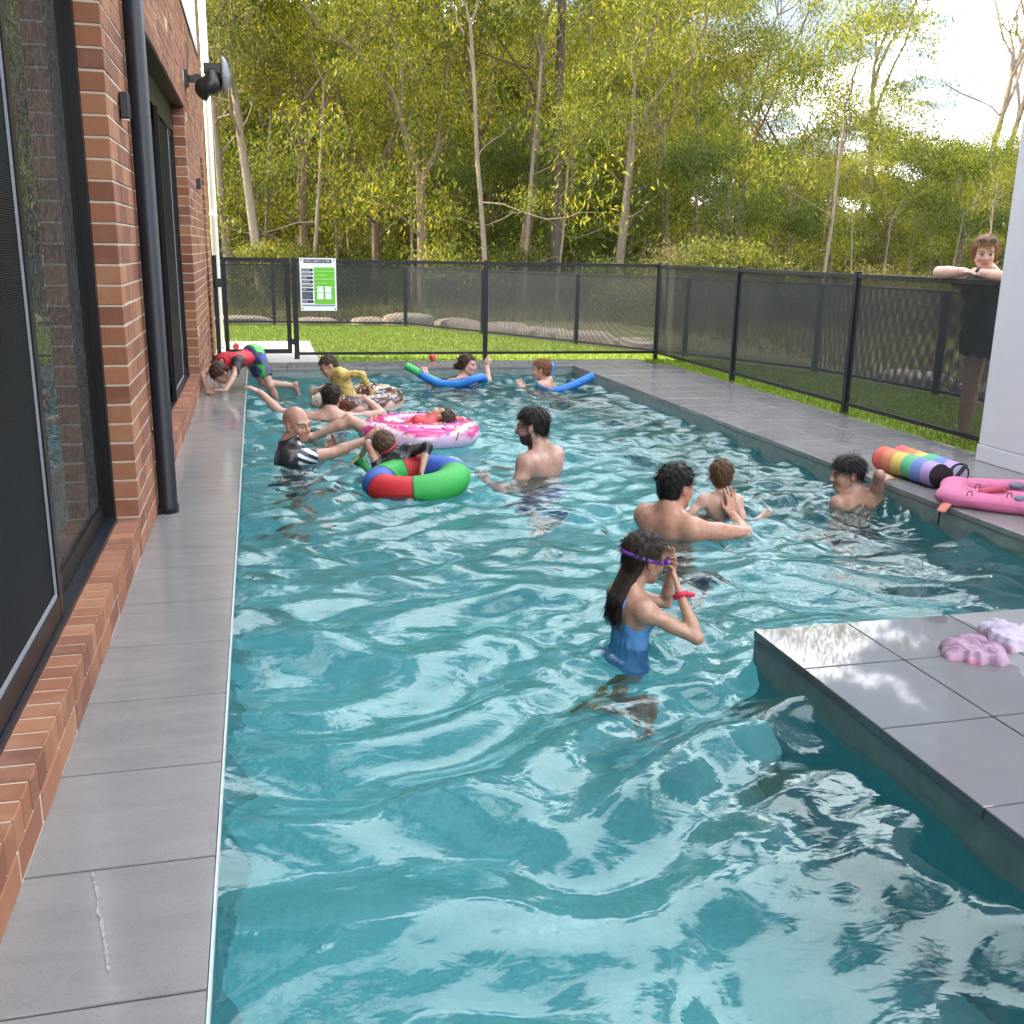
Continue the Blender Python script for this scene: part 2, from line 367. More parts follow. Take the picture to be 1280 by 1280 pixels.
for i in range(len(xs) - 1):
    for j in range(ny - 1):
        if xs[i] >= -9.01 and xs[i + 1] <= DECK_R + .01 and ys[j] >= -6.01 and ys[j + 1] <= DECK_F + .01: continue
        F.append((i * ny + j, (i + 1) * ny + j, (i + 1) * ny + j + 1, i * ny + j + 1))
tag(link('ground', mesh('ground', V, np.array(F), M['forest_floor'], True)), kind='structure')

# ---- artificial lawn between the two fences, with its blades
OUT = [(-9.0, 19.2), (0.28, 18.9), (2.60, 18.5), (4.66, 14.72), (6.50, 10.95), (6.72, 8.9), (6.95, 6.2), (7.2, 2.5)]   # line of the outer fence
poly = [(DECK_R - .03, -2.0), (7.3, -2.0)] + OUT[::-1] + [(-9.0, DECK_F - .02), (DECK_R - .03, DECK_F - .02)]
bm = bmesh.new(); bm.faces.new([bm.verts.new((x, y, -.030)) for x, y in poly]); bm.normal_update(); bmesh.ops.triangulate(bm, faces=bm.faces[:])
bmesh.ops.recalc_face_normals(bm, faces=bm.faces[:])
me = bpy.data.meshes.new('lawn'); bm.to_mesh(me); bm.free(); me.materials.append(M['turf'])
if me.polygons[0].normal.z < 0: me.flip_normals()
tag(link('lawn', me), kind='structure')
def inside(px, py, pl):
    c = np.zeros(len(px), bool); n = len(pl)
    for i in range(n):
        (x0, y0), (x1, y1) = pl[i], pl[(i + 1) % n]
        if y0 == y1: continue
        k = ((y0 > py) != (y1 > py)) & (px < (x1 - x0) * (py - y0) / (y1 - y0) + x0); c ^= k
    return c
def blades(n, x0, x1, y0, y1, h0, h1, w):
    x = rng.uniform(x0, x1, n); y = rng.uniform(y0, y1, n); k = inside(x, y, poly) & ~((x < .75) & (x > -.55) & (y < 15.4) & (y > 12.3)); x, y = x[k], y[k]; n = len(x)
    a = rng.uniform(0, 6.28, n); h = rng.uniform(h0, h1, n); lx = rng.normal(0, .012, n); ly = rng.normal(0, .012, n)
    b0 = np.stack([x - np.cos(a) * w, y - np.sin(a) * w, np.full(n, -.031)], -1); b1 = np.stack([x + np.cos(a) * w, y + np.sin(a) * w, np.full(n, -.031)], -1)
    t = np.stack([x + lx, y + ly, -.03 + h], -1); return np.stack([b0, b1, t], 1).reshape(-1, 3)
B = np.concatenate([blades(62000, -1.5, 7.0, 12.3, 19, .022, .04, .005), blades(52000, 4.9, 7.0, 4.5, 12.4, .022, .042, .0035)])
tag(link('lawn_grass', mesh('lawn_grass', B, np.arange(len(B)).reshape(-1, 3), M['grass_blade'])), 'short green artificial turf blades on the lawn between the fences', 'grass', kind='stuff')

# ---- concrete path behind the gate
pth = MB().box(-.55, .70, 12.364, 13.6, -.05, .006).box(-.55, .70, 13.608, 15.1, -.05, .006).build('path', M['concrete']); tag(pth, kind='structure')

# ---- pool shell: floor and walls
def floor_z(y): return float(np.interp(y, [3.0, 6.6], [-.93, -1.44]))
sh = MB()
T = .25
ZT = -.046
yy_ = [PY0 - T, 3.0, 3.9, 4.8, 5.7, 6.6, PY1 + T]
for a_, b_ in zip(yy_[:-1], yy_[1:]): sh.add([(PX0 - T, a_, floor_z(a_)), (PX1 + T, a_, floor_z(a_)), (PX1 + T, b_, floor_z(b_)), (PX0 - T, b_, floor_z(b_))], [(0, 1, 2, 3)])
sh.box(PX0 - T, PX0, PY0 - T, PY1 + T, -1.6, ZT); sh.box(PX1, PX1 + T, SLY, PY1 + T, -1.6, ZT)
sh.box(PX0 + .001, PX1 - .001, PY1, PY1 + T - .001, -1.6, ZT - .001); sh.box(PX0 + .001, SLX - .001, PY0 - T + .001, PY0, -1.6, ZT - .001)
sh.box(SLX, PX1 + T - .001, PY0 - T + .002, SLY, -1.6, ZT - .002)
pool = sh.build('pool', M['pool_plaster']); tag(pool, kind='structure')
wb, g_ = MB(), .004                                  # grey tile band at the water line
wb.box(PX0 + .0, PX0 + g_, PY0, PY1, -.165, -TH_ - .002).box(PX1 - g_, PX1, SLY + g_, PY1, -.165, -TH_ - .002).box(PX0 + g_, PX1 - g_, PY1 - g_, PY1, -.165, -TH_ - .003)
wb.box(SLX - g_, SLX, PY0, SLY, -.165, -TH_ - .002).box(SLX - g_, PX1, SLY, SLY + g_, -.165, -TH_ - .0025)
wb.build('waterline_band', M['band_tile'], pool)

# ---- decks: a slab bed and separate tiles
TH = .034
def tile_mesh(w, l):
    return mesh('tile', *_vf(MB().box(0, w, 0, l, -TH, 0, .0022)))
def _vf(mb): return mb.v, mb.f
_tm = {}
def tile(parent, x0, y0, w, l, mat_='deck_tile'):
    k = (round(w, 3), round(l, 3), mat_)
    if k not in _tm:
        _tm[k] = tile_mesh(w, l); _tm[k].materials.append(M[mat_])
    return link('tile', _tm[k], parent, (x0, y0, float(rng.normal(0, .0004))))
def tile_rows(parent, xs_, ys_, mat_='deck_tile', g=.006):
    for i in range(len(xs_) - 1):
        for j in range(len(ys_) - 1):
            tile(parent, xs_[i] + g / 2, ys_[j] + g / 2, xs_[i + 1] - xs_[i] - g, ys_[j + 1] - ys_[j] - g, mat_)
def deck(name, boxes):
    mb = MB()
    for b in boxes: mb.box(*b)
    o = mb.build(name, M['coping_edge']); tag(o, kind='structure'); return o
ov = .012                                            # nosing of the coping over the pool wall
dl = deck('deck_left', [(WX - .12, PX0 - .004, PY0 - .2, DECK_F, -.30, -TH - .004)])
tile_rows(dl, [WX - .03, PX0 + ov], [2.12 - .44 * k for k in range(3, 0, -1)] + [2.12 + .445 * k for k in range(0, 23)] + [12.34])
tr_ = MB().box(PX0 + ov, PX0 + ov + .004, PY0, PY1 - .02, -TH, -.001).build('edge_trim', M['trim_metal'], dl)
def lime(pts, w, seed):
    r_ = np.random.default_rng(seed); n = len(pts); v = []
    for i, (x, y) in enumerate(pts):
        k = w * r_.uniform(.15, 1.2) * (.2 if i in (0, n - 1) else 1); v += [(x - k * r_.uniform(.5, 1.2), y, .0022), (x + k, y, .0022)]
    MB().add(v, [(2 * i, 2 * i + 1, 2 * i + 3, 2 * i + 2) for i in range(n - 1)]).build('lime_streak', M['lime'], dl)
def along(p0, p1, n, j, seed):
    r_ = np.random.default_rng(seed); a, b = onz(*p0, 0), onz(*p1, 0); n *= 3; w_ = np.cumsum(r_.normal(0, j * .45, n)); return [(float((a + (b - a) * t)[0] + w_[k] - w_.mean()), float((a + (b - a) * t)[1])) for k, t in enumerate(np.linspace(0, 1, n))]
lime(along((135, 1216), (117, 1090), 16, .002, 1), .0042, 2)
df = deck('deck_far', [(PX0 - .002, DECK_R, PY1 + .004, DECK_F, -.301, -TH - .005)])
tile_rows(df, [PX0 + ov + .446 * k for k in range(0, 12)], [PY1 - ov, PY1 + .32, DECK_F])
dr = deck('deck_right', [(PX1 + .004, DECK_R, SLY - .2, PY1 + .002, -.302, -TH - .006)])
tile_rows(dr, [PX1 - ov, PX1 + .40, PX1 + .815, DECK_R], [SLY + .008] + [SLY + .38 + .445 * k for k in range(0, 19)] + [PY1 - ov])
ds = deck('deck_slab', [(SLX + .004, DECK_R, PY0 - .2, SLY - .003, -.303, -TH - .007)])
tile_rows(ds, [SLX - ov] + [SLX + .375 + .444 * k for k in range(0, 8)], [PY0 - .2] + [SLY - .36 - .444 * k for k in range(5, -1, -1)] + [SLY + ov - .006], 'wet_tile')
dn = deck('deck_near', [(-9, 9.0, -6, PY0 - .2, -.304, -TH - .008)])
tile_rows(dn, [WX + .444 * k for k in range(0, 7)], [PY0 - .2 - .444 * k for k in range(4, 0, -1)] + [PY0 + ov])

# ---- water: a rippled sheet, bounded by the rim and the slab
def wave(x, y):
    r = np.random.default_rng(21); h = np.zeros_like(x)
    wx = x + .10 * np.sin(1.7 * y + .6) + .07 * np.sin(2.9 * x - 1.3 * y) + .05 * np.sin(5.1 * y + 2 * x); wy = y + .10 * np.sin(1.9 * x + 1.1) + .06 * np.sin(3.7 * x + 2.3 * y)
    for lam, amp, n in ((1.5, .0052, 7), (.80, .0060, 9), (.46, .0054, 11), (.27, .0028, 12), (.16, .0012, 12), (.10, .00042, 10)):
        for k in range(n):
            a = math.pi / 2 + r.normal(0, .62); L = lam * r.uniform(.75, 1.3); kk = 2 * math.pi / L
            h += ((1.0 if lam > .7 else 1.0 - .18 * np.clip((y - 4) / 4, 0, 1)) if lam > .4 else (.35 + 1.0 * np.clip((y - 2.2) / 3.8, 0, 1))) * amp * r.uniform(.5, 1.2) * np.sin(kk * (math.cos(a) * wx + math.sin(a) * wy) + r.uniform(0, 6.28))
    return h
SPL = []                                             # ripple centres (x, y, strength) where people move
def water():
    xa = np.arange(PX0 - .02, PX1 + .03, .018); ya = np.concatenate([np.arange(PY0 - .02, 4.6, .016), np.arange(4.6, 7.5, .02), np.arange(7.5, PY1 + .03, .028)])
    X, Y = np.meshgrid(xa, ya, indexing='ij'); Z = WZ + wave(X, Y)
    for (cx, cy, s) in SPL:
        d = np.hypot(X - cx, Y - cy); Z += s * np.exp(-(d / .55) ** 2) * np.sin(d * 42 + cx * 7 + 1.3 * np.sin(3 * np.arctan2(Y - cy, X - cx) + cx)) * .0068
    n = len(ya); I, J = np.meshgrid(np.arange(len(xa) - 1), np.arange(n - 1), indexing='ij')
    keep = ~((xa[:-1][I] > SLX + .02) & (ya[1:][J] < SLY - .03)); a = (I * n + J)[keep]
    F = np.stack([a, a + n, a + n + 1, a + 1], -1)
    tag(link('water', mesh('water', np.stack([X, Y, Z], -1).reshape(-1, 3), F, M['pool_water'], True)), kind='structure')

# ================================================================== THE HOUSE
HY1 = 13.75                                          # far end of the house
house = empty('brick_house', (WX, 5.0, 0), 'red brick two storey house with black framed sliding doors beside the pool', 'house')
HO = np.array([WX, 5.0, 0])
def hpart(mb, name, mat_, parent=house, smooth=False):
    v = np.array(mb.v) - HO; return link(name, mesh(name, v, mb.f, mat_, smooth), parent)
CH, BH, BL, BD = .0835, .0745, .230, .10             # course, brick height, length, depth
Z0 = .174                                            # top of the sill, where the piers start
stuff_bricks = MB(); n_brick = [0]
_bm = {}
def brick(y0, y1, z0, z1, x0=WX - BD, x1=WX, single=True):
    jit = rng.normal(0, .0012) if x1 == WX else rng.normal(0, .0003)
    if not single or n_brick[0] >= 298:
        stuff_bricks.box(x0, x1 + jit, y0, y1, z0, z1, .002); return
    k = (round(x1 - x0, 3), round(y1 - y0, 3), round(z1 - z0, 3))
    if k not in _bm:
        b = MB().box(-k[0], 0, 0, k[1], 0, k[2], .0025); _bm[k] = mesh('brick', b.v, b.f, M['brick'])
    link('brick', _bm[k], house, (x1 + jit - HO[0], y0 - HO[1], z0)); n_brick[0] += 1
def courses(ya, yb, za, zb, single, start_half=0):
    z, i = za, start_half
    while z < zb - .02:
        y = ya; first = True
        while y < yb - .015:
            L = .11 if (first and i % 2) else BL
            e = min(y + L, yb); brick(y, e - (0 if e >= yb else 0), z, min(z + BH, zb), single=single(y, z)); y = e + .0095; first = False
        z += CH; i += 1
# pier between the two doors
P1A, P1B = 4.575, 5.55
P2A, P2B = 9.79, 12.33
LZ = 2.51
courses(P1A, P1B, Z0 + .004, Z0 + CH * 29, lambda y, z: z < 2.62 and y < 5.2)
# sill bricks on edge and the course under them
for (a, b) in ((.9, P1A), (P1A, P1B), (P1B, P2A), (P2A, P2B)):
    y = a
    while y < b - .02:
        if not (a in (P1A, P2A)): brick(y + .004, min(y + .0795, b), .094, .172 + .0, WX - .135, WX + .002, single=(1.4 < y < 10))
        y += .0835
    y = a if a < 1 else a
    while y < b - .02:
        e = min(y + .23, b); brick(y + .004, e - .004, .006, .084, single=(1.5 < y < 4.6)); y += .2395
    if a in (P1A, P2A):
        y = a
        while y < b - .02:
            e = min(y + .23, b); brick(y + .004, e - .004, .0935, .168, single=(a == P1A)); y += .2395
courses(P2A, P2B, Z0 + .004, LZ - .005, lambda y, z: y < 10.1 and z < 1.5, 1)
courses(P1B, P2B, LZ + .006, 3.42, lambda y, z: False)
courses(-3.0, P1B - .0, Z0 + CH * 29 + .004, 3.42, lambda y, z: False)
courses(P2B + .0095, HY1, 2.30, 3.42, lambda y, z: False)
courses(P2B + .62, HY1, .01, 2.29, lambda y, z: False)
courses(HY1 - .65, HY1, 3.43, 6.79, lambda y, z: False)
sb = hpart(stuff_bricks, 'brickwork', M['brick']); sb['kind'] = 'stuff'
# mortar core, 5 mm behind the brick faces
mc = MB(); q = .003
for (a, b, c, d) in ((P1A + q, P1B - q, .01, 2.60), (P2A + q, P2B - q, .01, LZ - .002), (P1B, P2B - q, LZ + .008, 3.42), (-3.0, P1B, 2.6, 3.419), (P2B - q, HY1 - q, 2.304, 3.418), (P2B + .62 + q, HY1 - q - .001, .01, 2.30), (.9, P1A, .0, .1695), (P1B, P2A, .0, .1695), (HY1 - .65 + q, HY1 - q, 3.43, 6.79)):
    mc.box(WX - BD + .002, WX - q, a, b, c, d)
hpart(mc, 'mortar', M['mortar'])
# body of the house behind, upper storey and roof
sh = MB(); sh.box(-8.5, WX - .30, P2B - .4, HY1, -.05, 3.42).box(-8.5, -8.2, -5.9, P2B, -.05, 3.42).box(-8.5, WX - .2, -6.0, -5.8, -.05, 3.42)
hpart(sh, 'wall', M['mortar'])
up = MB(); up.box(-8.5, WX - .012, -5.9, HY1 - .66, 3.452, 6.79); hpart(up, 'upper_wall', M['cladding_white'])
for k in range(19): hpart(MB().box(WX - .012, WX + .004, -5.9, HY1 - .66, 3.456 + k * .168, 3.456 + k * .168 + .158), 'cladding_board', M['cladding_white'])
hpart(MB().box(-8.5, WX + .012, -5.9, HY1 - .655, 3.421, 3.450), 'flashing', M['black_frame'])
hpart(MB().add([(-9.0, -6.4, 6.80), (-.15, -6.4, 6.80), (-.15, 14.0, 6.80), (-9.0, 14.0, 6.80), (-4.6, -3, 8.2), (-4.6, 10.8, 8.2)], [(0, 3, 2, 1), (0, 1, 4), (1, 2, 5, 4), (2, 3, 5), (3, 0, 4, 5)]), 'roof', M['roof_dark'])
hpart(MB().box(-.15, -.03, -6.4, 14.0, 6.69, 6.81), 'gutter', M['white_pipe'])
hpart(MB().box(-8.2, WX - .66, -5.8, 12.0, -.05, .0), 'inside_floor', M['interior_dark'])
hpart(MB().box(-5.2, -5.1, -5.8, 12.0, 0, 3.4), 'inside_wall', M['blind_grey'])
hpart(MB().box(-8.2, WX - .15, -5.8, 12.0, 3.3, 3.40), 'inside_ceiling', M['blind_grey'])
# lintel over the far door, window frames, leaves, glass, screens
hpart(MB().box(WX - BD - .02, WX - .004, P1B - .12, P2A + .12, LZ - .012, LZ + .001).box(WX - BD - .04, WX - BD + .0, P1B, P2A, LZ - .16, LZ - .013), 'lintel', M['black_frame'])
FX = WX - BD                                         # front of the door frames
def leaf(y0, y1, x, z0, z1, sw=.055, glass=True, screen=False, colour='black_frame'):
    fr = MB().box(x - .03, x, y0, y0 + sw, z0, z1).box(x - .03, x, y1 - sw, y1, z0, z1).box(x - .029, x - .001, y0 + sw, y1 - sw, z0, z0 + .07).box(x - .029, x - .001, y0 + sw, y1 - sw, z1 - sw, z1)
    d = hpart(fr, 'screen_door' if screen else 'door_leaf', M[colour])
    if glass: hpart(MB().box(x - .019, x - .014, y0 + sw - .004, y1 - sw + .004, z0 + .066, z1 - sw + .004), 'pane', M['door_glass'], d)
    if screen:
        s = MB(); p = .0065; a, b, c, e = y0 + sw, y1 - sw, z0 + .07, z1 - sw
        for i in range(int((b - a) / p)): s.box(x - .0165, x - .0150, a + i * p, a + i * p + .0022, c, e)
        for i in range(int((e - c) / p)): s.box(x - .0150, x - .0135, a, b, c + i * p, c + i * p + .0026)
        g = hpart(s, 'screen_mesh', M['black_mesh'], d); g['kind'] = 'stuff'
        hpart(MB().box(x - .012, x - .006, y0 + sw, y0 + sw + .012, c, e).box(x - .012, x - .006, y1 - sw - .012, y1 - sw, c, e).box(x - .0119, x - .0059, y0 + sw + .012, y1 - sw - .012, c, c + .012), 'screen_bead', M['grey_frame'], d)
    return d
ZB = .176
hpart(MB().box(FX - .12, FX + .004, P1A - .05, P1A - .002, ZB, 2.58).box(FX - .12, FX + .003, .9, P1A - .05, 2.50, 2.58), 'door_frame', M['black_frame'])
hpart(MB().box(FX - .14, FX + .012, .9, P1A - .052, .166, .190).box(FX - .045, FX - .039, .9, P1A - .052, .19, .204).box(FX - .095, FX - .089, .9, P1A - .052, .19, .204), 'door_track', M['dark_metal'])
leaf(1.35, 3.30, FX + .002, .196, 2.5, .05, False, True)
leaf(1.30, 3.36, FX - .078, .196, 2.5, .06)
leaf(3.26, P1A - .05, FX - .034, .196, 2.5, .06)
leaf(.0, 1.36, FX - .098, .196, 2.5, .06)
hpart(MB().box(FX - .12, FX + .002, P1B + .002, P1B + .05, ZB, LZ - .16).box(FX - .12, FX + .002, P2A - .05, P2A - .002, ZB, LZ - .16).box(FX - .12, FX + .001, P1B + .05, P2A - .05, LZ - .22, LZ - .161), 'door_frame', M['black_frame'])
hpart(MB().box(FX - .14, FX + .012, P1B + .002, P2A - .002, .166, .190), 'door_track', M['dark_metal'])
w4 = (P2A - P1B - .1) / 4; y0 = P1B + .05
leaf(y0, y0 + w4 + .02, FX - .01, .192, LZ - .22, .05, True); leaf(y0 + w4 - .02, y0 + 2 * w4, FX - .05, .192, LZ - .22, .05, True)
leaf(y0 + 2 * w4, y0 + 3 * w4 + .02, FX - .05, .192, LZ - .22, .05, True); leaf(y0 + 3 * w4 - .02, y0 + 4 * w4, FX - .01, .192, LZ - .22, .05, True)
leaf(y0 + w4 * 2.3, y0 + 3.3 * w4, FX + .022, .192, LZ - .22, .045, False, True)
hpart(MB().box(FX - .16, FX - .12, P2B + .004, P2B + .61, .006, 2.30), 'side_door', M['black_frame'])
# small wall lights
for (yy, zz) in ((4.95, 1.93), (11.15, 1.94)):
    l = hpart(MB().box(WX + .004, WX + .045, yy, yy + .062, zz - .055, zz + .055, .006), 'wall_light', M['plastic_black'])
    hpart(MB().box(WX + .012, WX + .038, yy + .01, yy + .052, zz - .0605, zz - .0548), 'light_lens', M['lens_white'], l)
# black round post on the deck
pl = empty('black_downpipe', (-.497, 5.33, 0), 'thick round black downpipe standing on the tiles against the brick pier', 'downpipe')
MB().tube([(0, 0, .0), (0, 0, .035), (0, 0, .05), (0, 0, 6.70)], [.052, .052, .047, .047], 20).build('pipe', M['dark_metal'], pl, smooth=True)
for zz in (.42, 2.75): MB().box(-.062, -.0, -.012, .012, zz - .012, zz + .012).build('bracket', M['plastic_black'], pl)
MB().tube([(-.03, -.045, .012), (-.052, -.03, .012)], .018, 10).build('foot_clip', M['plastic_black'], pl)
# white downpipe beyond the gate
wp = empty('white_downpipe', (-.50, 13.98, 0), 'slim white downpipe on the far corner of the brick house', 'downpipe')
MB().tube([(0, 0, 0), (0, 0, 6.70)], .045, 16).build('pipe', M['white_pipe'], wp, smooth=True)
for zz in (1.7, 3.4): MB().tube([(0, 0, zz), (0, 0, zz + .03)], .050, 16).build('bracket', M['white_pipe'], wp); 
for zz in (1.7, 3.4): MB().box(-.055, -.04, -.24, -.0, zz + .004, zz + .026).build('bracket', M['white_pipe'], wp)
# black outdoor speaker on a swivel bracket, turned out over the pool
sp = empty('wall_speaker', (WX, 10.25, 2.80), 'black rounded outdoor speaker on a swivel bracket high on the brick wall', 'speaker')
MB().box(.002, .03, -.05, .05, -.07, .07, .005).build('wall_plate', M['plastic_black'], sp)
MB().box(.03, .12, -.02, .02, -.03, .03, .006).tube([(.11, -.045, 0), (.11, .045, 0)], .042, 16).build('bracket', M['plastic_black'], sp)
v, f = [], []
def speaker_shell(cx, cz, r, y0, y1, n=26):
    mb = MB(); rows = []
    for k, (yy, s) in enumerate(((y0, .55), (y0 + .03, .86), (y0 + .07, 1.0), (y1 - .05, .97), (y1 - .02, .9), (y1, .72))):
        rows.append([(cx + math.cos(a) * r * s * (1.0 if math.cos(a) > 0 else 1.35), yy, cz + math.sin(a) * r * s * 1.1 - (.06 * s if math.cos(a) < -.2 else 0)) for a in [2 * math.pi * i / n for i in range(n)]])
    vv = [p for r_ in rows for p in r_]; ff = [(i * n + k, i * n + (k + 1) % n, (i + 1) * n + (k + 1) % n, (i + 1) * n + k) for i in range(len(rows) - 1) for k in range(n)]
    ff += [tuple(range(n))[::-1], tuple((len(rows) - 1) * n + k for k in range(n))]; return mb.add(vv, ff)
speaker_shell(.225, -.02, .105, -.11, .09).build('housing', M['plastic_black'], sp, smooth=True)
o = MB()
n = 24
for j in range(7):
    a = j / 6 * math.pi / 2
    for k in range(n):
        b = 2 * math.pi * k / n; o.v.append((.33 + .07 * math.sin(a), math.cos(a) * math.cos(b) * .14 + .02, math.cos(a) * math.sin(b) * .16 + .05))
for j in range(6):
    for k in range(n): o.f.append((j * n + k, j * n + (k + 1) % n, (j + 1) * n + (k + 1) % n, (j + 1) * n + k))
o.f.append(tuple(range(n))[::-1]); o.build('grille', M['plastic_grey'], sp, smooth=True)
MB().box(.17, .335, -.045, .045, .05, .14, .008).build('transformer', M['plastic_black'], sp)
MB().tube([(.02, .05, .06), (.03, .3, .30), (.02, .9, .50)], .006, 6).build('cable', M['strap_black'], sp)

# ================================================================== PATIO COLUMN
pc = empty('patio_column', (4.75, 5.4, 0), 'thick white rendered patio column with a stepped base beside the pink vest', 'column')
MB().box(.008, .50, -.592, .412, .118, 3.0).build('shaft', M['white_paint'], pc)
MB().box(0, .508, -.60, .42, .0, .112, .003).build('plinth', M['white_paint'], pc)
MB().box(.0, 4.6, -8.0, .42, 3.001, 3.25).build('roof', M['white_paint'], pc)
# ================================================================== FENCES
water_later = True
def mesh_infill(a, b, z0, z1, pitch, w, th):
    """diamond mesh of flat strands between two upright ends a, b (x, y)"""
    a, b = np.array([*a, 0.]), np.array([*b, 0.]); L = np.linalg.norm(b - a); u = (b - a) / L; nrm = np.cross(u, ZU); H = z1 - z0; mb = MB()
    for s in (1, -1):
        k = -H
        while k < L:
            # line x = k + t, z = t (s=1) or z = H - t
            t0, t1 = max(0, -k), min(H, L - k)
            if t1 - t0 > .004:
                q0 = a + u * (k + t0) + ZU * (z0 + (t0 if s > 0 else H - t0)); q1 = a + u * (k + t1) + ZU * (z0 + (t1 if s > 0 else H - t1))
                c = unit(np.cross(q1 - q0, nrm)) * w / 2; d = nrm * th * (.5 if s > 0 else -.5) ; e = nrm * th * .02
                v = [q0 - c + e, q0 + c + e, q0 + c + d, q0 - c + d, q1 - c + e, q1 + c + e, q1 + c + d, q1 - c + d]
                mb.add(v, [(0, 1, 5, 4), (1, 2, 6, 5), (2, 3, 7, 6), (3, 0, 4, 7)])
            k += pitch
    return mb
def fence_panel(root, a, b, z0, z1, pitch=.0095, w=.0025, rail=.032, top=.036, infill_bottom=True, th=.002, name=''):
    org = np.array(root.location)
    A, B = np.array([*a, 0.]), np.array([*b, 0.]); u = unit(B - A); n = np.cross(u, ZU)
    MB().strip(A + ZU * (z1 - top / 2) - org, B + ZU * (z1 - top / 2) - org, top, n, .042).build('top_rail', M['dark_metal'], root)
    MB().strip(A + ZU * (z0 + rail / 2) - org, B + ZU * (z0 + rail / 2) - org, rail, n, .034).build('bottom_rail', M['dark_metal'], root)
    mm = mesh_infill(a, b, z0 + rail - .004, z1 - top + .004, pitch, w, th); mm.v = [tuple(np.array(q) - org) for q in mm.v]
    g = mm.build('mesh_panel', M['fence_mesh'], root); g['kind'] = 'stuff'
def post(root, xy, z1, s=.052, z0=-.06, cap=True):
    org = np.array(root.location); x, y = xy[0] - org[0], xy[1] - org[1]
    MB().box(x - s / 2, x + s / 2, y - s / 2, y + s / 2, z0, z1, .003).build('post', M['dark_metal'], root)
    if cap: MB().box(x - s / 2 - .003, x + s / 2 + .003, y - s / 2 - .003, y + s / 2 + .003, z1 + .0005, z1 + .010, .003).build('post_cap', M['dark_metal'], root)
FT = 1.205
far = empty('pool_fence', (2.75, 12.60, 0), 'charcoal pool fence of mesh panels across the far end of the pool', 'fence')
GP, C1, C2, C3 = (.44, 12.66), (2.78, 12.58), (5.06, 12.50), (5.06, 10.22)
for p in (GP, C1, C2): post(far, p, FT, .06 if p is GP else .052, z0=-.03)
fence_panel(far, GP, C1, .055, FT - .01, w=.0018); fence_panel(far, C1, C2, .055, FT - .01, w=.0018)
rf = empty('pool_fence', (5.06, 7.0, 0), 'charcoal pool fence of mesh panels along the right hand deck, a woman leaning on it', 'fence')
rp = [(5.06, 12.44), (5.06, 10.22), (5.05, 7.94), (5.05, 5.818), (5.06, 4.802), (5.06, 3.40), (5.06, 1.1)]
for p in (rp[1], rp[2], rp[5], rp[6]): post(rf, p, FT)
for a, b in ((rp[0], rp[1]), (rp[1], rp[2]), (rp[2], rp[3]), (rp[4], rp[5]), (rp[5], rp[6])): fence_panel(rf, a, b, .055, FT - .01, w=.0021)
# gate between the house and the sign post
gt = empty('pool_gate', (-.05, 12.67, 0), 'narrow charcoal mesh gate beside the brick house with a latch', 'gate')
g0, g1 = (-.40, 12.67), (.385, 12.67)
fence_panel(gt, g0, g1, .075, FT + .0, rail=.05, top=.045, w=.0018)
for x in (-.375, .36): MB().box(x + .05 - .026, x + .05 + .026, -.0205, .0205, .075, FT + .002, .003).build('stile', M['dark_metal'], gt)
post(gt, (-.475, 12.67), FT + .01, .05, z0=-.03)
MB().box(-.435, -.34, -.045, -.018, .86, .96, .01).build('latch', M['plastic_black'], gt)
for z in (.18, 1.03): MB().box(.43, .47, -.026, .012, z, z + .07, .004).build('hinge', M['plastic_black'], gt)
# outer fence round the lawn
of = empty('boundary_fence', (4.66, 14.72, 0), 'low dark mesh boundary fence round the lawn in front of the trees', 'fence')
op = OUT[1:]
opts = [(-4.0, 19.05), (-1.7, 18.97), (.28, 18.9), (2.6, 18.5), (3.62, 16.6), (4.66, 14.72), (5.6, 12.8), (6.5, 10.95), (6.72, 8.95), (6.95, 6.2), (7.2, 3.4)]
for p in opts: post(of, p, 1.02, .06, z0=-.08, cap=False)
for a, b in zip(opts[:-1], opts[1:]): fence_panel(of, a, b, .0, 1.02, pitch=.012, w=.0024, rail=.03, top=.022, th=.002)

# ---- the sign on the gate post
_sp = P(396, 354.5, depth(onz(400, 448, 0)) - .06)
sgn = empty('safety_sign', (_sp[0], 12.615, _sp[2]), 'white and green pool safety sign fixed to the mesh fence next to the gate', 'sign')
sgn.scale = (1.76, 1, 1.80); SW, SH = .245, .345
_p0 = onz(371, 448, 0)
def sgbox(name, x0, x1, z0, z1, y, mat_, parent=sgn, t=.0012): return MB().box(x0, x1, y - t, y, z0, z1).build(name, M[mat_], parent)
sgbox('board', -SW / 2, SW / 2, -SH / 2, SH / 2, .0, 'sign_white', t=.004)
sgbox('title_bar', -.095, .093, .140, .164, -.0041, 'sign_dark')
sgbox('green_panel', -.028, .112, -.128, .112, -.0041, 'sign_green')
for k in range(6): sgbox('divider', -.026, .110 - .05 * (k % 2), .087 - k * .026, .0885 - k * .026, -.0054, 'sign_white', t=.0004)
for (x0, x1) in ((-.008, .032), (.046, .086)):
    for z in (-.052, -.096): sgbox('picture', x0, x1, z, z + .040, -.0054, 'sign_white', t=.0006)
rows = ['DANGER', 'RESPONSE', 'SEND', 'AIRWAY', 'BREATHING', 'CPR', 'DEFIB']
def text(name, body, size, loc, mat_, parent):
    cu = bpy.data.curves.new(name, 'FONT'); cu.body = body; cu.size = size; cu.align_x = 'LEFT'; cu.resolution_u = 2
    tmp = bpy.data.objects.new('tmp', cu); me_ = bpy.data.meshes.new_from_object(tmp); bpy.data.objects.remove(tmp)
    me_.transform(Matrix.Rotation(math.pi / 2, 4, 'X')); me_.materials.clear(); me_.materials.append(M[mat_])
    me_.name = name
    return link(name, me_, parent, loc)
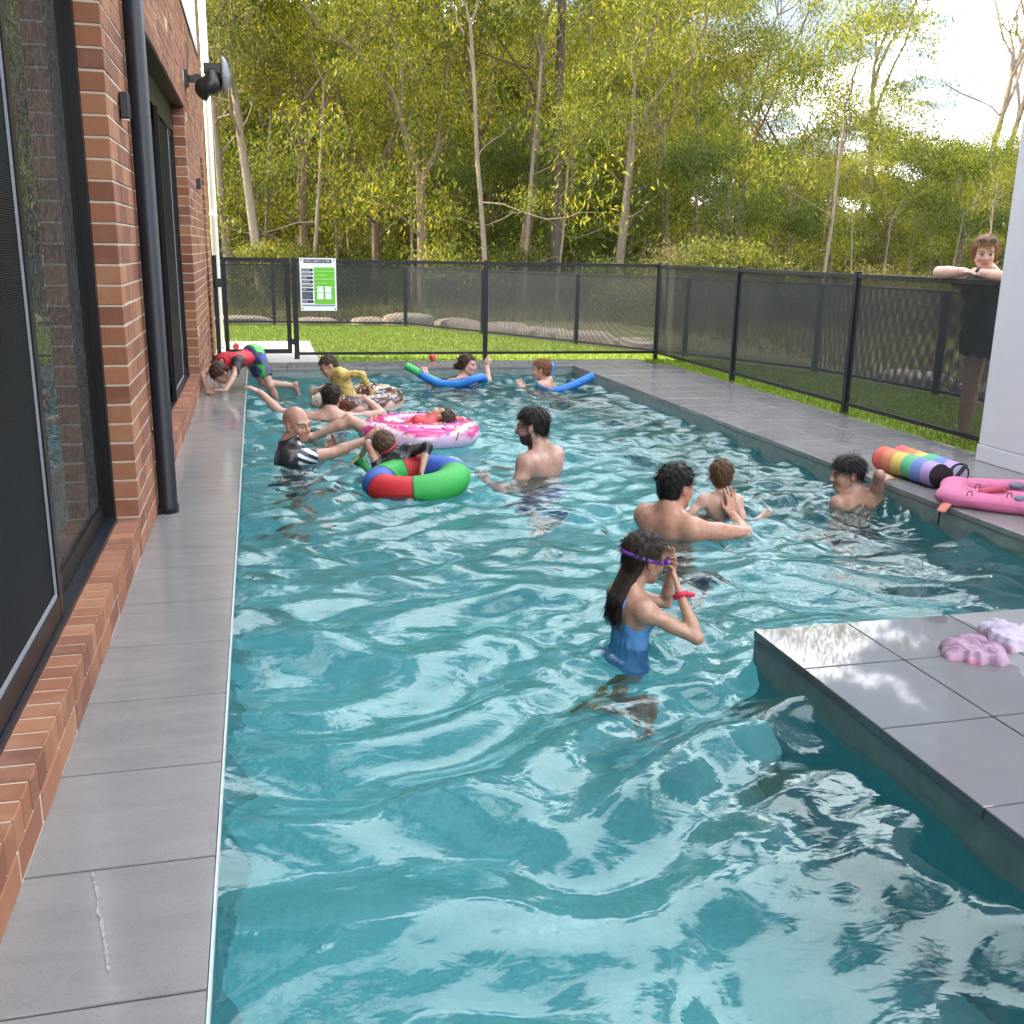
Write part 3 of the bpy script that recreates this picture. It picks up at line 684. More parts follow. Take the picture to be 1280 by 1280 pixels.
text('title', 'POOL SAFETY & CPR', .0185, (-.088, -.0062, .1455), 'sign_white', sgn)
for k, w in enumerate(rows):
    z = .094 - k * .0255 if k < 6 else -.112
    b = MB().add([(-.112, -.0053, z - .0095), (-.040, -.0053, z - .0095), (-.031, -.0053, z), (-.040, -.0053, z + .0095), (-.112, -.0053, z + .0095)], [(0, 1, 2, 3, 4)]).build('step_arrow', M['sign_dark'], sgn)
    text('step_word', w, .0135, (-.108, -.0060, z - .0045), 'sign_white', sgn)
sgbox('notes_block', -.112, -.038, -.098, -.047, -.0041, 'sign_dark')
for k in range(6): sgbox('notes_line', -.108, -.044 - .006 * (k % 3), -.056 - k * .0075, -.0535 - k * .0075, -.0055, 'sign_grey', t=.0004)
sgbox('footer', -.112, .112, -.142, -.132, -.0041, 'sign_grey')
for x in (-.11, .11):
    for z in (-.16, .16): MB().tube([(x, -.0062, z), (x, .006, z)], .005, 8).build('fixing', M['dark_metal'], sgn)

# ---- sandstone boulders behind the outer fence
def boulder(xy, sx, sy, sz, seed, yaw=0):
    bm = bmesh.new(); bmesh.ops.create_icosphere(bm, subdivisions=3, radius=1)
    v = np.array([q.co[:] for q in bm.verts]); f = [[q.index for q in fc.verts] for fc in bm.faces]; bm.free()
    w = np.sign(v) * np.abs(v) ** .62; w *= (1 + .10 * snoise(w, 2.6, seed))[:, None]
    w *= [sx, sy, sz]; c, s = math.cos(yaw), math.sin(yaw); w = np.stack([w[:, 0] * c - w[:, 1] * s, w[:, 0] * s + w[:, 1] * c, w[:, 2]], -1)
    z = float(terrain_z(np.array(xy[0]), np.array(xy[1])))
    o = link('sandstone_boulder', mesh('sandstone_boulder', w, f, M['sandstone'], True), None, (xy[0], xy[1], z + sz * .10))
    return o
rk = [((-.35, 19.55), .62, .3, .13, 'long flat pale sandstone boulder behind the gate at the lawn edge'), ((1.05, 19.5), .40, .28, .10, None), ((2.00, 19.35), .34, .3, .11, None), ((2.75, 19.3), .50, .34, .19, 'squarish pinkish sandstone boulder, the tallest of the row behind the boundary fence'),
      ((3.55, 18.3), .5, .3, .15, None), ((4.1, 17.4), .55, .34, .15, None), ((4.65, 16.5), .55, .3, .13, None), ((5.1, 15.6), .5, .3, .15, None), ((5.55, 14.6), .4, .3, .12, None), ((7.35, 10.2), .45, .25, .12, None), ((7.5, 9.2), .3, .2, .1, None)]
for i, (xy, sx, sy, sz, lb) in enumerate(rk):
    yaw = 0 if xy[1] > 19 else -1.05 if xy[1] > 12 else -1.5
    tag(boulder(xy, sx, sy, sz, 40 + i, yaw + .1 * math.sin(i * 3)), lb or 'low rounded sandstone boulder in the row outside the boundary fence', 'boulder', 'boulders along the boundary fence')

# ---- two small red balls
def ball(loc, r, label):
    bm = bmesh.new(); bmesh.ops.create_uvsphere(bm, u_segments=24, v_segments=16, radius=r)
    me = bpy.data.meshes.new('ball'); bm.to_mesh(me); bm.free(); me.materials.append(M['ball_red']); me.polygons.foreach_set('use_smooth', [True] * len(me.polygons))
    o = link('ball', me, None, loc); tag(o, label, 'ball')
    v = MB().tube([(0, -r * .985, 0), (0, -r * 1.01, 0)], r * .3, 14).build('valve', M['strap_orange'], o); v.rotation_euler = (.4, 0, .3)
p = onz(540.5, 451, 0); ball((p[0], p[1], .042), .043, 'small red ball resting on the far pool coping')
p = onz(295, 437.5, 0); ball((p[0], p[1], .049), .043, 'small red ball on the concrete path behind the gate')
# ================================================================== TREES
def grow(seed, H, r0, lean=(0, 0), fork_at=.45, spread=.55, nfork=3, up=.25, levels=4, clump=60, crad=.5, leafL=.16, leafW=.036, straight=.5, low=0.0):
    """one eucalypt: returns (trunk verts, faces), leaf verts (n*4,3)"""
    R = np.random.default_rng(seed); mb = MB(); tips = []
    def limb(p, d, L, r, lev):
        n = 7 if lev == 0 else 5 if lev == 1 else 4
        pts, rad = [p], [r]; q = p.copy(); dd = d.copy()
        for i in range(n):
            w = (.10 if lev == 0 else .24) * (1 - straight * (lev == 0))
            dd = unit(dd + R.normal(0, w, 3) + ZU * (.05 if lev == 0 else up * .35)); q = q + dd * L / n
            pts.append(q.copy()); rad.append(r * (1 - (.42 if lev == 0 else .5) * (i + 1) / n))
        mb.tube(pts, rad, (9, 7, 5, 4, 3)[min(lev, 4)], cap=False)
        if lev >= levels - 1:
            tips.append((pts[-1], dd)); tips.append(((pts[-2] + pts[-3]) / 2, dd)); 
            return
        k = nfork + (1 if lev == 0 else 0) + (R.random() < .4)
        a0 = R.uniform(0, 6.28)
        for j in range(int(k)):
            a = a0 + j * 2 * math.pi / k + R.normal(0, .35); tilt = spread * R.uniform(.55, 1.35) * (1.0 if lev else .85)
            x = unit(np.cross(dd, [.3, .9, .1])); y = np.cross(dd, x)
            nd = unit(dd * math.cos(tilt) + (x * math.cos(a) + y * math.sin(a)) * math.sin(tilt) + ZU * up * .3)
            s = pts[-1] if j < 2 or lev else pts[-1 - int(R.integers(0, 3))]
            limb(s, nd, L * R.uniform(.50, .74) * (1.0 if lev else H * (1 - fork_at) * .62 / L), rad[-1] * R.uniform(.6, .85), lev + 1)
        if lev <= 1:
            for j in range(2 if lev else 2 + int(low * 4)):
                i = int(R.integers(max(1, int(n * (.5 - .4 * low))), n)); a = R.uniform(0, 6.28); nd = unit(np.array([math.cos(a), math.sin(a), R.uniform(.1, .8)]))
                limb(pts[i], nd, L * R.uniform(.25, .42), rad[i] * .4, lev + 2)
    limb(np.array([0, 0, -.25]), unit(np.array([lean[0], lean[1], 1.])), H * fork_at, r0, 0)
    lv = []
    for (c, d) in tips:
        m = int(clump * R.uniform(.5, 1.4)); off = R.normal(0, 1, (m, 3)) * [crad, crad, crad * .55]; base = c + off
        ax = np.stack([R.normal(0, .45, m), R.normal(0, .45, m), R.uniform(-1.1, -.05, m)], -1); ax /= np.linalg.norm(ax, axis=1)[:, None]
        sd = np.cross(ax, R.normal(0, 1, (m, 3))); sd /= np.linalg.norm(sd, axis=1)[:, None] + 1e-9
        L = leafL * R.uniform(.4, 1.4, m)[:, None]; W = leafW * R.uniform(.6, 1.35, m)[:, None]
        mid = base + ax * L * .45 + np.cross(ax, sd) * W * .35
        lv.append(np.stack([base, mid + sd * W / 2, base + ax * L, mid - sd * W / 2], 1))
    return mb, np.concatenate(lv).reshape(-1, 3) if lv else np.zeros((0, 3))
KINDS = {}
def kind(key, bark, leafm, **kw):
    mb, lv = grow(**kw)
    KINDS[key] = (mesh('trunk', mb.v, mb.f, M[bark], True), mesh('crown', lv, np.arange(len(lv)).reshape(-1, 4), M[leafm]))
kind('pale_a', 'bark_pale', 'leaf_olive', seed=1, H=15, r0=.14, fork_at=.42, spread=.45, clump=125, crad=.36, leafL=.135, leafW=.033, low=.5)
kind('pale_b', 'bark_pale', 'leaf_gold', seed=12, H=15, r0=.14, lean=(.12, 0), fork_at=.36, spread=.5, clump=125, crad=.37, leafL=.135, leafW=.033, low=.6)
kind('brown_a', 'bark_brown', 'leaf_gold', seed=3, H=16, r0=.16, fork_at=.45, spread=.42, clump=125, crad=.37, leafL=.135, leafW=.033, low=.8)
kind('brown_b', 'bark_brown', 'leaf_olive', seed=24, H=13, r0=.15, lean=(-.1, .05), fork_at=.34, spread=.55, clump=125, crad=.36, leafL=.13, leafW=.033, low=.9)
kind('dark_tall', 'bark_dark', 'leaf_olive', seed=5, H=19, r0=.16, fork_at=.62, spread=.42, clump=120, crad=.42, leafL=.135, leafW=.033, straight=.9, low=.1)
kind('stems', 'bark_brown', 'leaf_gold', seed=36, H=12, r0=.12, lean=(.05, 0), fork_at=.25, spread=.42, nfork=3, clump=110, crad=.33, leafL=.13, leafW=.032, low=.5)
kind('airy', 'bark_pale', 'leaf_olive', seed=47, H=16, r0=.14, fork_at=.5, spread=.40, nfork=2, levels=5, clump=26, crad=.42, leafL=.17, leafW=.038, low=0)
kind('bushy', 'bark_brown', 'leaf_green', seed=58, H=8, r0=.11, fork_at=.22, spread=.65, nfork=3, clump=120, crad=.34, leafL=.13, leafW=.036, low=1)
kind('far', 'bark_brown', 'leaf_gold', seed=71, H=15, r0=.2, fork_at=.22, spread=.6, nfork=3, clump=120, crad=.62, leafL=.26, leafW=.10, low=1)
kind('far_gold', 'bark_brown', 'leaf_gold', seed=72, H=14, r0=.2, fork_at=.2, spread=.6, nfork=3, clump=120, crad=.62, leafL=.26, leafW=.10, low=1)
kind('sapling', 'bark_pale', 'leaf_gold', seed=81, H=10, r0=.055, fork_at=.55, spread=.35, nfork=2, clump=70, crad=.42, leafL=.15, leafW=.034, straight=.75, low=.2)
kind('shrub_g', 'bark_brown', 'leaf_green', seed=61, H=3.2, r0=.05, fork_at=.12, spread=.75, nfork=3, up=.2, clump=60, crad=.30, leafL=.13, leafW=.036, low=1)
kind('shrub_y', 'bark_brown', 'leaf_olive', seed=62, H=3.6, r0=.05, fork_at=.12, spread=.6, nfork=3, up=.2, clump=50, crad=.30, leafL=.15, leafW=.036, low=1)
kind('shrub_d', 'bark_pale', 'leaf_dry', seed=63, H=3.0, r0=.045, fork_at=.15, spread=.7, nfork=4, up=.15, clump=26, crad=.32, leafL=.13, leafW=.024, low=1)
NAMES = {'sapling': ('gum_sapling', 'tree', 'slim young gum sapling with a thin straight stem and golden leaves', 'gum saplings beyond the fence'),
         'far': ('gum_tree', 'tree', 'dense gum tree deep in the woodland behind the nearer trunks', 'deep woodland trees'),
         'far_gold': ('gum_tree', 'tree', 'sunlit golden gum tree deep in the woodland behind the nearer trunks', 'golden deep woodland trees'),
         'pale_a': ('gum_tree', 'tree', 'pale trunked gum tree with olive leaves in the woodland', 'pale gum trees beyond the fence'),
         'pale_b': ('gum_tree', 'tree', 'pale leaning gum tree with sunlit yellow green leaves', 'leaning gum trees beyond the fence'),
         'brown_a': ('gum_tree', 'tree', 'brown barked gum tree with a dense golden green crown', 'brown gum trees beyond the fence'),
         'brown_b': ('gum_tree', 'tree', 'spreading brown gum tree with olive leaves on low boughs', 'spreading gum trees beyond the fence'),
         'dark_tall': ('ironbark_tree', 'tree', 'tall straight dark barked tree rising out of the frame', 'dark barked trees beyond the fence'),
         'stems': ('wattle_tree', 'tree', 'slender many stemmed wattle tree with golden leaves', 'wattle trees beyond the fence'),
         'airy': ('gum_tree', 'tree', 'thin airy gum tree with sparse leaves against the sky', 'airy gum trees beyond the fence'),
         'bushy': ('understory_tree', 'tree', 'low bushy dark green tree under the gums', 'understory trees beyond the fence'),
         'shrub_g': ('shrub', 'shrub', 'dark green leafy shrub at the edge of the woodland', 'green shrubs beyond the fence'),
         'shrub_y': ('shrub', 'shrub', 'olive green leafy shrub at the edge of the woodland', 'olive shrubs beyond the fence'),
         'shrub_d': ('shrub', 'shrub', 'straggly dry brownish shrub at the edge of the woodland', 'dry shrubs beyond the fence')}
def plant(key, px, d, scale=1.0, rot=None, sz=None):
    """px: where the stem meets the ground along the picture, d: metres from the camera along the ground"""
    r = ray(px, 330); h = np.array([r[0], r[1]]); h /= (h @ FH[:2]); x, y = h * d
    nm, cat, lab, grp = NAMES[key]; z = float(terrain_z(np.array(x), np.array(y)))
    e = empty(nm, (x, y, z), lab, cat, grp); e.rotation_euler = (0, 0, rng.uniform(0, 6.28) if rot is None else rot); e.scale = (scale, scale, scale * (sz or 1))
    link('trunk', KINDS[key][0], e); link('crown', KINDS[key][1], e); return e
# trees one can tell apart in the picture, near to far
for a in (('pale_a', 325, 24.5, .92, 0.4), ('pale_a', 288, 26, .85, 2.2), ('brown_b', 385, 27, .95, 1.0), ('stems', 528, 24, 1.05, .2), ('brown_a', 652, 26, .98, 2.0), ('dark_tall', 694, 25, .86, 0), ('pale_b', 770, 26, .80, .1),
          ('stems', 470, 28, 1.15, 3.0), ('brown_b', 590, 30, 1.1, 2.5), ('pale_b', 840, 29, .88, 2.9), ('brown_a', 900, 31, .72, 1.0), ('brown_b', 985, 30, .80, 4.0), ('stems', 1040, 27, .80, .6), ('airy', 1065, 36, .95, 1), ('airy', 1190, 33, .92, 2), ('airy', 1232, 36, 1.0, 3.4),
          ('bushy', 1200, 28, .78, 0), ('bushy', 905, 25, .62, 1), ('bushy', 415, 31, .8, 2), ('bushy', 600, 27, .62, 4), ('bushy', 690, 32, .8, 4), ('brown_b', 1100, 32, .62, 1.4), ('bushy', 1260, 33, .8, 2.0), ('stems', 260, 28, .9, 1.1), ('brown_a', 215, 30, .9, 1.1)):
    plant(*a)
for i, px in enumerate(range(150, 900, 62)): plant(('brown_a', 'pale_a', 'pale_b', 'dark_tall', 'brown_b')[i % 5], px + rng.uniform(-25, 25), rng.uniform(34, 41), rng.uniform(.95, 1.2))
for i, px in enumerate(range(900, 1500, 70)): plant(('brown_b', 'stems', 'bushy', 'pale_b')[i % 4], px + rng.uniform(-25, 25), rng.uniform(36, 44), rng.uniform(.52, .70))
for i, px in enumerate(range(120, 1450, 44)): plant(('far', 'far_gold')[(i * 7 // 3) % 2], px + rng.uniform(-25, 25), rng.uniform(42, 50), rng.uniform(.6, .9) * (1.0 if px < 860 else .60))
for i, px in enumerate(range(60, 1500, 40)): plant(('far_gold', 'far')[(i * 5 // 3) % 2], px + rng.uniform(-25, 25), rng.uniform(56, 70), rng.uniform(.8, 1.05) * (1.0 if px < 860 else .55))
for i, px in enumerate(range(230, 1300, 46)): plant(('shrub_g', 'shrub_d', 'shrub_y', 'shrub_y', 'shrub_g', 'shrub_d')[i % 6], px + rng.uniform(-16, 16), rng.uniform(24.0, 30) if px < 780 else rng.uniform(20, 27), rng.uniform(.35, .7))
for i, px in enumerate(range(262, 1250, 31)): plant('sapling', px + rng.uniform(-14, 14), rng.uniform(22.5, 33), rng.uniform(.6, 1.15) * (1 if px < 900 else .75))
for i, px in enumerate(range(240, 1400, 50)): plant(('shrub_g', 'shrub_d', 'shrub_y', 'bushy')[i % 4], px + rng.uniform(-20, 20), rng.uniform(28, 38), rng.uniform(.8, 1.25) * (.6 if i % 4 == 3 else 1))
# woods to the sides, out of the frame, that close the view from another position
for (x, y, k, s) in ((-14, 34, 'brown_a', 1), (-20, 30, 'pale_a', 1), (22, 14, 'brown_b', .8), (26, 20, 'stems', .9), (20, 6, 'bushy', .9), (-24, 44, 'brown_b', 1.2), (30, 8, 'brown_a', .8)):
    nm, cat, lab, grp = NAMES[k]; e = empty(nm, (x, y, float(terrain_z(np.array(float(x)), np.array(float(y))))), lab, cat, grp); e.scale = (s, s, s); link('trunk', KINDS[k][0], e); link('crown', KINDS[k][1], e)
# undergrowth: grass tussocks and litter sticks nobody could count
n = 18000; R = np.random.default_rng(9); ax_ = R.uniform(-8, 30, n); ay_ = R.uniform(9, 46, n)
k = ~inside(ax_, ay_, [(-9.5, 12)] + OUT + [(7.4, 0), (-9.5, 0)]) & ((ay_ > 19.6) | (ax_ > 7.2)); ax_, ay_ = ax_[k], ay_[k]; n = len(ax_)
az_ = terrain_z(ax_, ay_); cl = R.integers(3, 6, n); vs = []
for j in range(4):
    a = R.uniform(0, 6.28, n); h = R.uniform(.15, .5, n); w = .012; lx = R.normal(0, .14, n); ly = R.normal(0, .14, n); ox = R.normal(0, .06, n); oy = R.normal(0, .06, n)
    vs.append(np.stack([np.stack([ax_ + ox - np.cos(a) * w, ay_ + oy - np.sin(a) * w, az_ - .02], -1), np.stack([ax_ + ox + np.cos(a) * w, ay_ + oy + np.sin(a) * w, az_ - .02], -1), np.stack([ax_ + ox + lx, ay_ + oy + ly, az_ + h], -1)], 1).reshape(-1, 3))
vs = np.concatenate(vs); tag(link('undergrowth', mesh('undergrowth', vs, np.arange(len(vs)).reshape(-1, 3), M['leaf_dry'])), 'dry tussock grass and litter covering the woodland floor', 'undergrowth', kind='stuff')
# ================================================================== SMOOTH BODIES FROM DISTANCE FIELDS
class SDF:
    def __init__(s): s.p = []
    def cap(s, a, ra, b, rb, k=.02, flat=False): s.p.append(('c', np.asarray(a, float), ra, np.asarray(b, float), rb, k, flat)); return s
    def ell(s, c, r, R=None, k=.02, sub=False): s.p.append(('e', np.asarray(c, float), np.asarray(r, float), np.eye(3) if R is None else np.asarray(R, float), k, sub)); return s
    def sph(s, c, r, k=.02, sub=False): return s.ell(c, (r, r, r), None, k, sub)
    def chain(s, pts, rads, k=.02):
        for i in range(len(pts) - 1): s.cap(pts[i], rads[i], pts[i + 1], rads[i + 1], k)
        return s
    def bounds(s):
        lo, hi = np.full(3, 1e9), np.full(3, -1e9)
        for q in s.p:
            if q[0] == 'c':
                m = max(q[2], q[4]); lo = np.minimum(lo, np.minimum(q[1], q[3]) - m); hi = np.maximum(hi, np.maximum(q[1], q[3]) + m)
            elif not q[5]: m = max(q[2]); lo = np.minimum(lo, q[1] - m); hi = np.maximum(hi, q[1] + m)
        return lo, hi
    def mesh(s, res, cuts=(), disp=None, smooth=1):
        lo, hi = s.bounds(); lo = lo - 4 * res; hi = hi + 4 * res; n = np.ceil((hi - lo) / res).astype(int) + 1
        D = np.full(n, .25, np.float32); ax = [lo[i] + res * np.arange(n[i]) for i in range(3)]
        for q in s.p:
            if q[0] == 'c':
                _, a, ra, b, rb, k, flat = q; m = max(ra, rb) + k + 3 * res; l, h = np.minimum(a, b) - m, np.maximum(a, b) + m
            else:
                _, c, r, R, k, sub = q; m = max(r) + k + 3 * res; l, h = c - m, c + m
            i0 = np.clip(((l - lo) / res).astype(int), 0, n - 1); i1 = np.clip(((h - lo) / res).astype(int) + 2, 1, n)
            sl = tuple(slice(i0[i], i1[i]) for i in range(3))
            X = np.stack(np.meshgrid(*[ax[i][sl[i]] for i in range(3)], indexing='ij'), -1)
            if q[0] == 'c':
                ba = b - a; L2 = ba @ ba + 1e-12; pa = X - a; hr = (pa @ ba) / L2; hh = np.clip(hr, 0, 1)
                d = np.linalg.norm(pa - hh[..., None] * ba, axis=-1) - (ra + (rb - ra) * hh)
                if flat: L = math.sqrt(L2); d = np.maximum(d, np.maximum(-hr * L, (hr - 1) * L))
            else:
                u = (X - c) @ R; k0 = np.linalg.norm(u / r, axis=-1); k1 = np.linalg.norm(u / (r * r), axis=-1) + 1e-9; d = k0 * (k0 - 1) / k1
                d = np.where(k0 < .05, -min(r), d)
            A = D[sl]
            if q[0] == 'e' and q[5]:
                h_ = np.clip(.5 - .5 * (d + A) / k, 0, 1); D[sl] = A * (1 - h_) + (-d) * h_ + k * h_ * (1 - h_)
            else:
                h_ = np.clip(.5 + .5 * (A - d) / k, 0, 1); D[sl] = A * (1 - h_) + d * h_ - k * h_ * (1 - h_)
        if disp is not None or cuts:
            near = np.abs(D) < .05
            idx = np.argwhere(near); X = lo + idx * res; v = D[near]
            if disp is not None: v = v + disp(X)
            for f in cuts: v = np.maximum(v, f(X))
            D[near] = v
            if cuts:
                far = D <= -.05; idx = np.argwhere(far); X = lo + idx * res; v = D[far]
                for f in cuts: v = np.maximum(v, f(X))
                D[far] = v
        # naive surface nets
        S = D < 0
        c8 = [S[i:n[0] - 1 + i, j:n[1] - 1 + j, k:n[2] - 1 + k] for i in (0, 1) for j in (0, 1) for k in (0, 1)]
        cnt = sum(c.astype(np.int8) for c in c8); act = (cnt > 0) & (cnt < 8); ids = -np.ones(act.shape, np.int32); cells = np.argwhere(act); ids[act] = np.arange(len(cells))
        off = np.array([(i, j, k) for i in (0, 1) for j in (0, 1) for k in (0, 1)]); val = np.stack([D[cells[:, 0] + o[0], cells[:, 1] + o[1], cells[:, 2] + o[2]] for o in off], 1)
        acc = np.zeros((len(cells), 3)); w = np.zeros(len(cells))
        for a in range(8):
            for b in range(a + 1, 8):
                if np.abs(off[a] - off[b]).sum() == 1:
                    va, vb = val[:, a], val[:, b]; m = (va < 0) != (vb < 0); t = np.where(m, va / (va - vb + 1e-20), 0)
                    acc += np.where(m[:, None], off[a] + t[:, None] * (off[b] - off[a]), 0); w += m
        V = lo + (cells + acc / w[:, None]) * res
        Q = []
        for axis in range(3):
            o1, o2 = (axis + 1) % 3, (axis + 2) % 3; sl0 = [slice(1, -1)] * 3; sl1 = [slice(1, -1)] * 3; sl0[axis] = slice(0, n[axis] - 1); sl1[axis] = slice(1, n[axis])
            a, b = S[tuple(sl0)], S[tuple(sl1)]
            for flip, m in ((False, a & ~b), (True, ~a & b)):
                e = np.argwhere(m)
                if not len(e): continue
                base = e.copy(); base[:, o1] += 1; base[:, o2] += 1
                def at(d1, d2):
                    t = base.copy(); t[:, o1] -= d1; t[:, o2] -= d2; return ids[t[:, 0], t[:, 1], t[:, 2]]
                q4 = np.stack([at(1, 1), at(0, 1), at(0, 0), at(1, 0)], 1); Q.append(q4[:, ::-1] if flip else q4)
        Q = np.concatenate(Q); Q = Q[(Q >= 0).all(1)]
        for _ in range(smooth):
            sm = np.zeros_like(V); c = np.zeros(len(V))
            for i in range(4):
                np.add.at(sm, Q[:, i], V[Q[:, (i + 1) % 4]]); np.add.at(sm, Q[:, i], V[Q[:, (i + 3) % 4]]); np.add.at(c, Q[:, i], 2)
            V = V * .5 + .5 * sm / np.maximum(c, 1)[:, None]
        return V, Q
NTRI = [0]
def sdf_object(name, sdf, res, mat_, col, parent=None, org=None, cuts=(), disp=None, smooth=1, paint=()):
    V, Q = sdf.mesh(res, cuts, disp, smooth); NTRI[0] += 2 * len(Q)
    org = np.zeros(3) if org is None else np.asarray(org)
    me = mesh(name, V - org, Q, M[mat_], True)
    C = np.ones((len(V), 4), np.float32); C[:, :3] = col
    for f in paint:
        r = f(V)
        if r is not None: m, c = r; m = np.clip(m, 0, 1)[:, None]; C[:, :3] = C[:, :3] * (1 - m) + np.asarray(c) * m
    at = me.color_attributes.new('Col', 'FLOAT_COLOR', 'POINT'); at.data.foreach_set('color', C.ravel())
    o = link(name, me, parent)
    if parent is None: o.location = tuple(org)
    return o
def frame(fwd, up):
    """columns: right, forward, up"""
    f = unit(fwd); u = unit(np.asarray(up, float) - f * (np.asarray(up) @ f)); r = np.cross(f, u); return np.stack([r, f, u], 1)
def ik(a, t, l1, l2, pole):
    a, t = np.asarray(a, float), np.asarray(t, float); d = t - a; L = np.linalg.norm(d); d /= L; L = min(L, (l1 + l2) * .995)
    x = (l1 * l1 - l2 * l2 + L * L) / (2 * L); h = math.sqrt(max(l1 * l1 - x * x, 0)); p = np.asarray(pole, float); p = unit(p - d * (p @ d))
    return a + d * x + p * h, a + d * L
def ss(x, a, b): t = np.clip((x - a) / (b - a), 0, 1); return t * t * (3 - 2 * t)

def add_hand(S, w, d, nrm, side, size=.18, curl=.5, spread=.0, k=.006):
    """w wrist, d pointing direction, nrm out of the palm, side +1 thumb towards cross(d, nrm)"""
    d = unit(d); nrm = unit(np.asarray(nrm) - d * (np.asarray(nrm) @ d)); x = np.cross(d, nrm) * side; z = size
    R = np.stack([x, d, nrm], 1); S.ell(w + d * z * .25, (z * .215, z * .29, z * .085), R, .010)
    for i, (ox, L) in enumerate(((.155, .40), (.052, .45), (-.052, .42), (-.15, .33))):
        p = w + d * z * .45 + x * z * ox; a = -.08 + curl * .45; dd = unit(d + x * ox * (1.0 + spread * 4)); pr = z * .052 * (.9 if i == 3 else 1)
        for j, s in enumerate((.45, .31, .24)):
            v = unit(dd * math.cos(a) + nrm * math.sin(a)); q = p + v * z * L * s; S.cap(p, pr, q, pr * .9, k); p = q; pr *= .9; a += curl * .75
    p = w + d * z * .12 + x * z * .15 + nrm * z * .03; v = unit(d * .75 + x * .65 + nrm * .25 * curl); q = p + v * z * .24; S.cap(p, z * .075, q, z * .058, k); v2 = unit(d + x * .2 + nrm * .4 * curl); S.cap(q, z * .056, q + v2 * z * .2, z * .045, k)
def add_head(S, hc, R, hh, female=False, child=False):
    """hc head centre at eye level, R frame (right, forward, up), hh chin to crown"""
    s = hh / .23; L = lambda x, y, z: hc + R @ (np.array([x, y, z]) * s)
    wid = 1.06 if child else 1.0
    S.ell(L(0, -.016, .030), np.array([.076 * wid, .096, .086]) * s, R, .01)
    S.ell(L(0, .022, -.038), np.array([.058 * wid, .066, .074]) * s, R, .03 * s)
    S.sph(L(0, .062, -.093), .021 * s, .03 * s)
    for t in (-1, 1):
        S.cap(L(t * .052, .0, -.045), .018 * s, L(t * .02, .058, -.092), .016 * s, .02 * s)
        S.sph(L(t * .034, .060, -.030), .024 * s, .02 * s)
        S.cap(L(t * .012, .086, .022), .008 * s, L(t * .046, .068, .022), .010 * s, .014 * s)
        S.ell(L(t * .031, .092, .000), np.array([.017, .012, .011]) * s, R, .010 * s, True)
        S.sph(L(t * .031, .0725, -.001), .0135 * s, .004 * s)
        Re = R @ np.array(Matrix.Rotation(t * -.35, 3, 'Z')); S.ell(L(t * .079 * wid, -.010, -.010), np.array([.008, .019, .031]) * s, Re, .008 * s)
        S.sph(L(t * .0125, .094, -.033), .0085 * s, .008 * s)
    S.cap(L(0, .086, .012), .0085 * s, L(0, .107, -.028), .0115 * s, .010 * s)
    S.cap(L(-.020, .080, -.060), .007 * s, L(.020, .080, -.060), .007 * s, .006 * s); S.cap(L(-.016, .078, -.071), .008 * s, L(.016, .078, -.071), .008 * s, .006 * s)
def face_paint(hc, R, hh, skin, brow=(.03, .02, .015), lips=None, beard=None, stubble=0):
    s = hh / .23; skin = np.asarray(skin)
    loc = lambda V: ((V - hc) @ R) / s
    out = []
    lips = np.asarray(lips) if lips is not None else skin * [.85, .48, .48]
    def g(u, x, z, rx, rz): return ss(1.35 - np.hypot((np.abs(u[:, 0]) - x) / rx, (u[:, 2] - z) / rz), 0, .6) * (u[:, 1] > .035) * (np.linalg.norm(u, axis=1) < .16)
    out.append(lambda V: (g(loc(V), .031, -.001, .012, .0065) , (.03, .022, .02)))
    out.append(lambda V: (.85 * g(loc(V), .034, .0235, .021, .0045), brow))
    out.append(lambda V: (.75 * g(loc(V), 0, -.065, .024, .0095), lips))
    out.append(lambda V: (.35 * g(loc(V), .036, -.034, .02, .018), skin * [1.05, .62, .58]))
    out.append(lambda V: (.45 * ss(.16 - np.linalg.norm(loc(V) - [0, 0, 0], axis=1), 0, .02) * ss(np.abs(loc(V)[:, 0]), .074, .082), skin * [1.0, .6, .55]))
    if beard is not None:
        def b(V):
            u = loc(V); m = ss(-.040 - u[:, 2] + .25 * np.clip(.03 - u[:, 1], -.1, .03), -.004, .010) * (u[:, 1] > -.01) * (u[:, 2] > -.135); m *= 1 - ss(1.4 - np.hypot(u[:, 0] / .022, (u[:, 2] + .065) / .010), 0, .4) * (u[:, 1] > .06); return m * beard[1], beard[0]
        out.append(b)
    if stubble:
        def st(V):
            u = loc(V); m = ss(u[:, 2] - .75 * u[:, 1], .0, .03); m = m * (np.linalg.norm(u, axis=1) < .16); return m * stubble, skin * [.55, .5, .5]
        out.append(st)
    return out
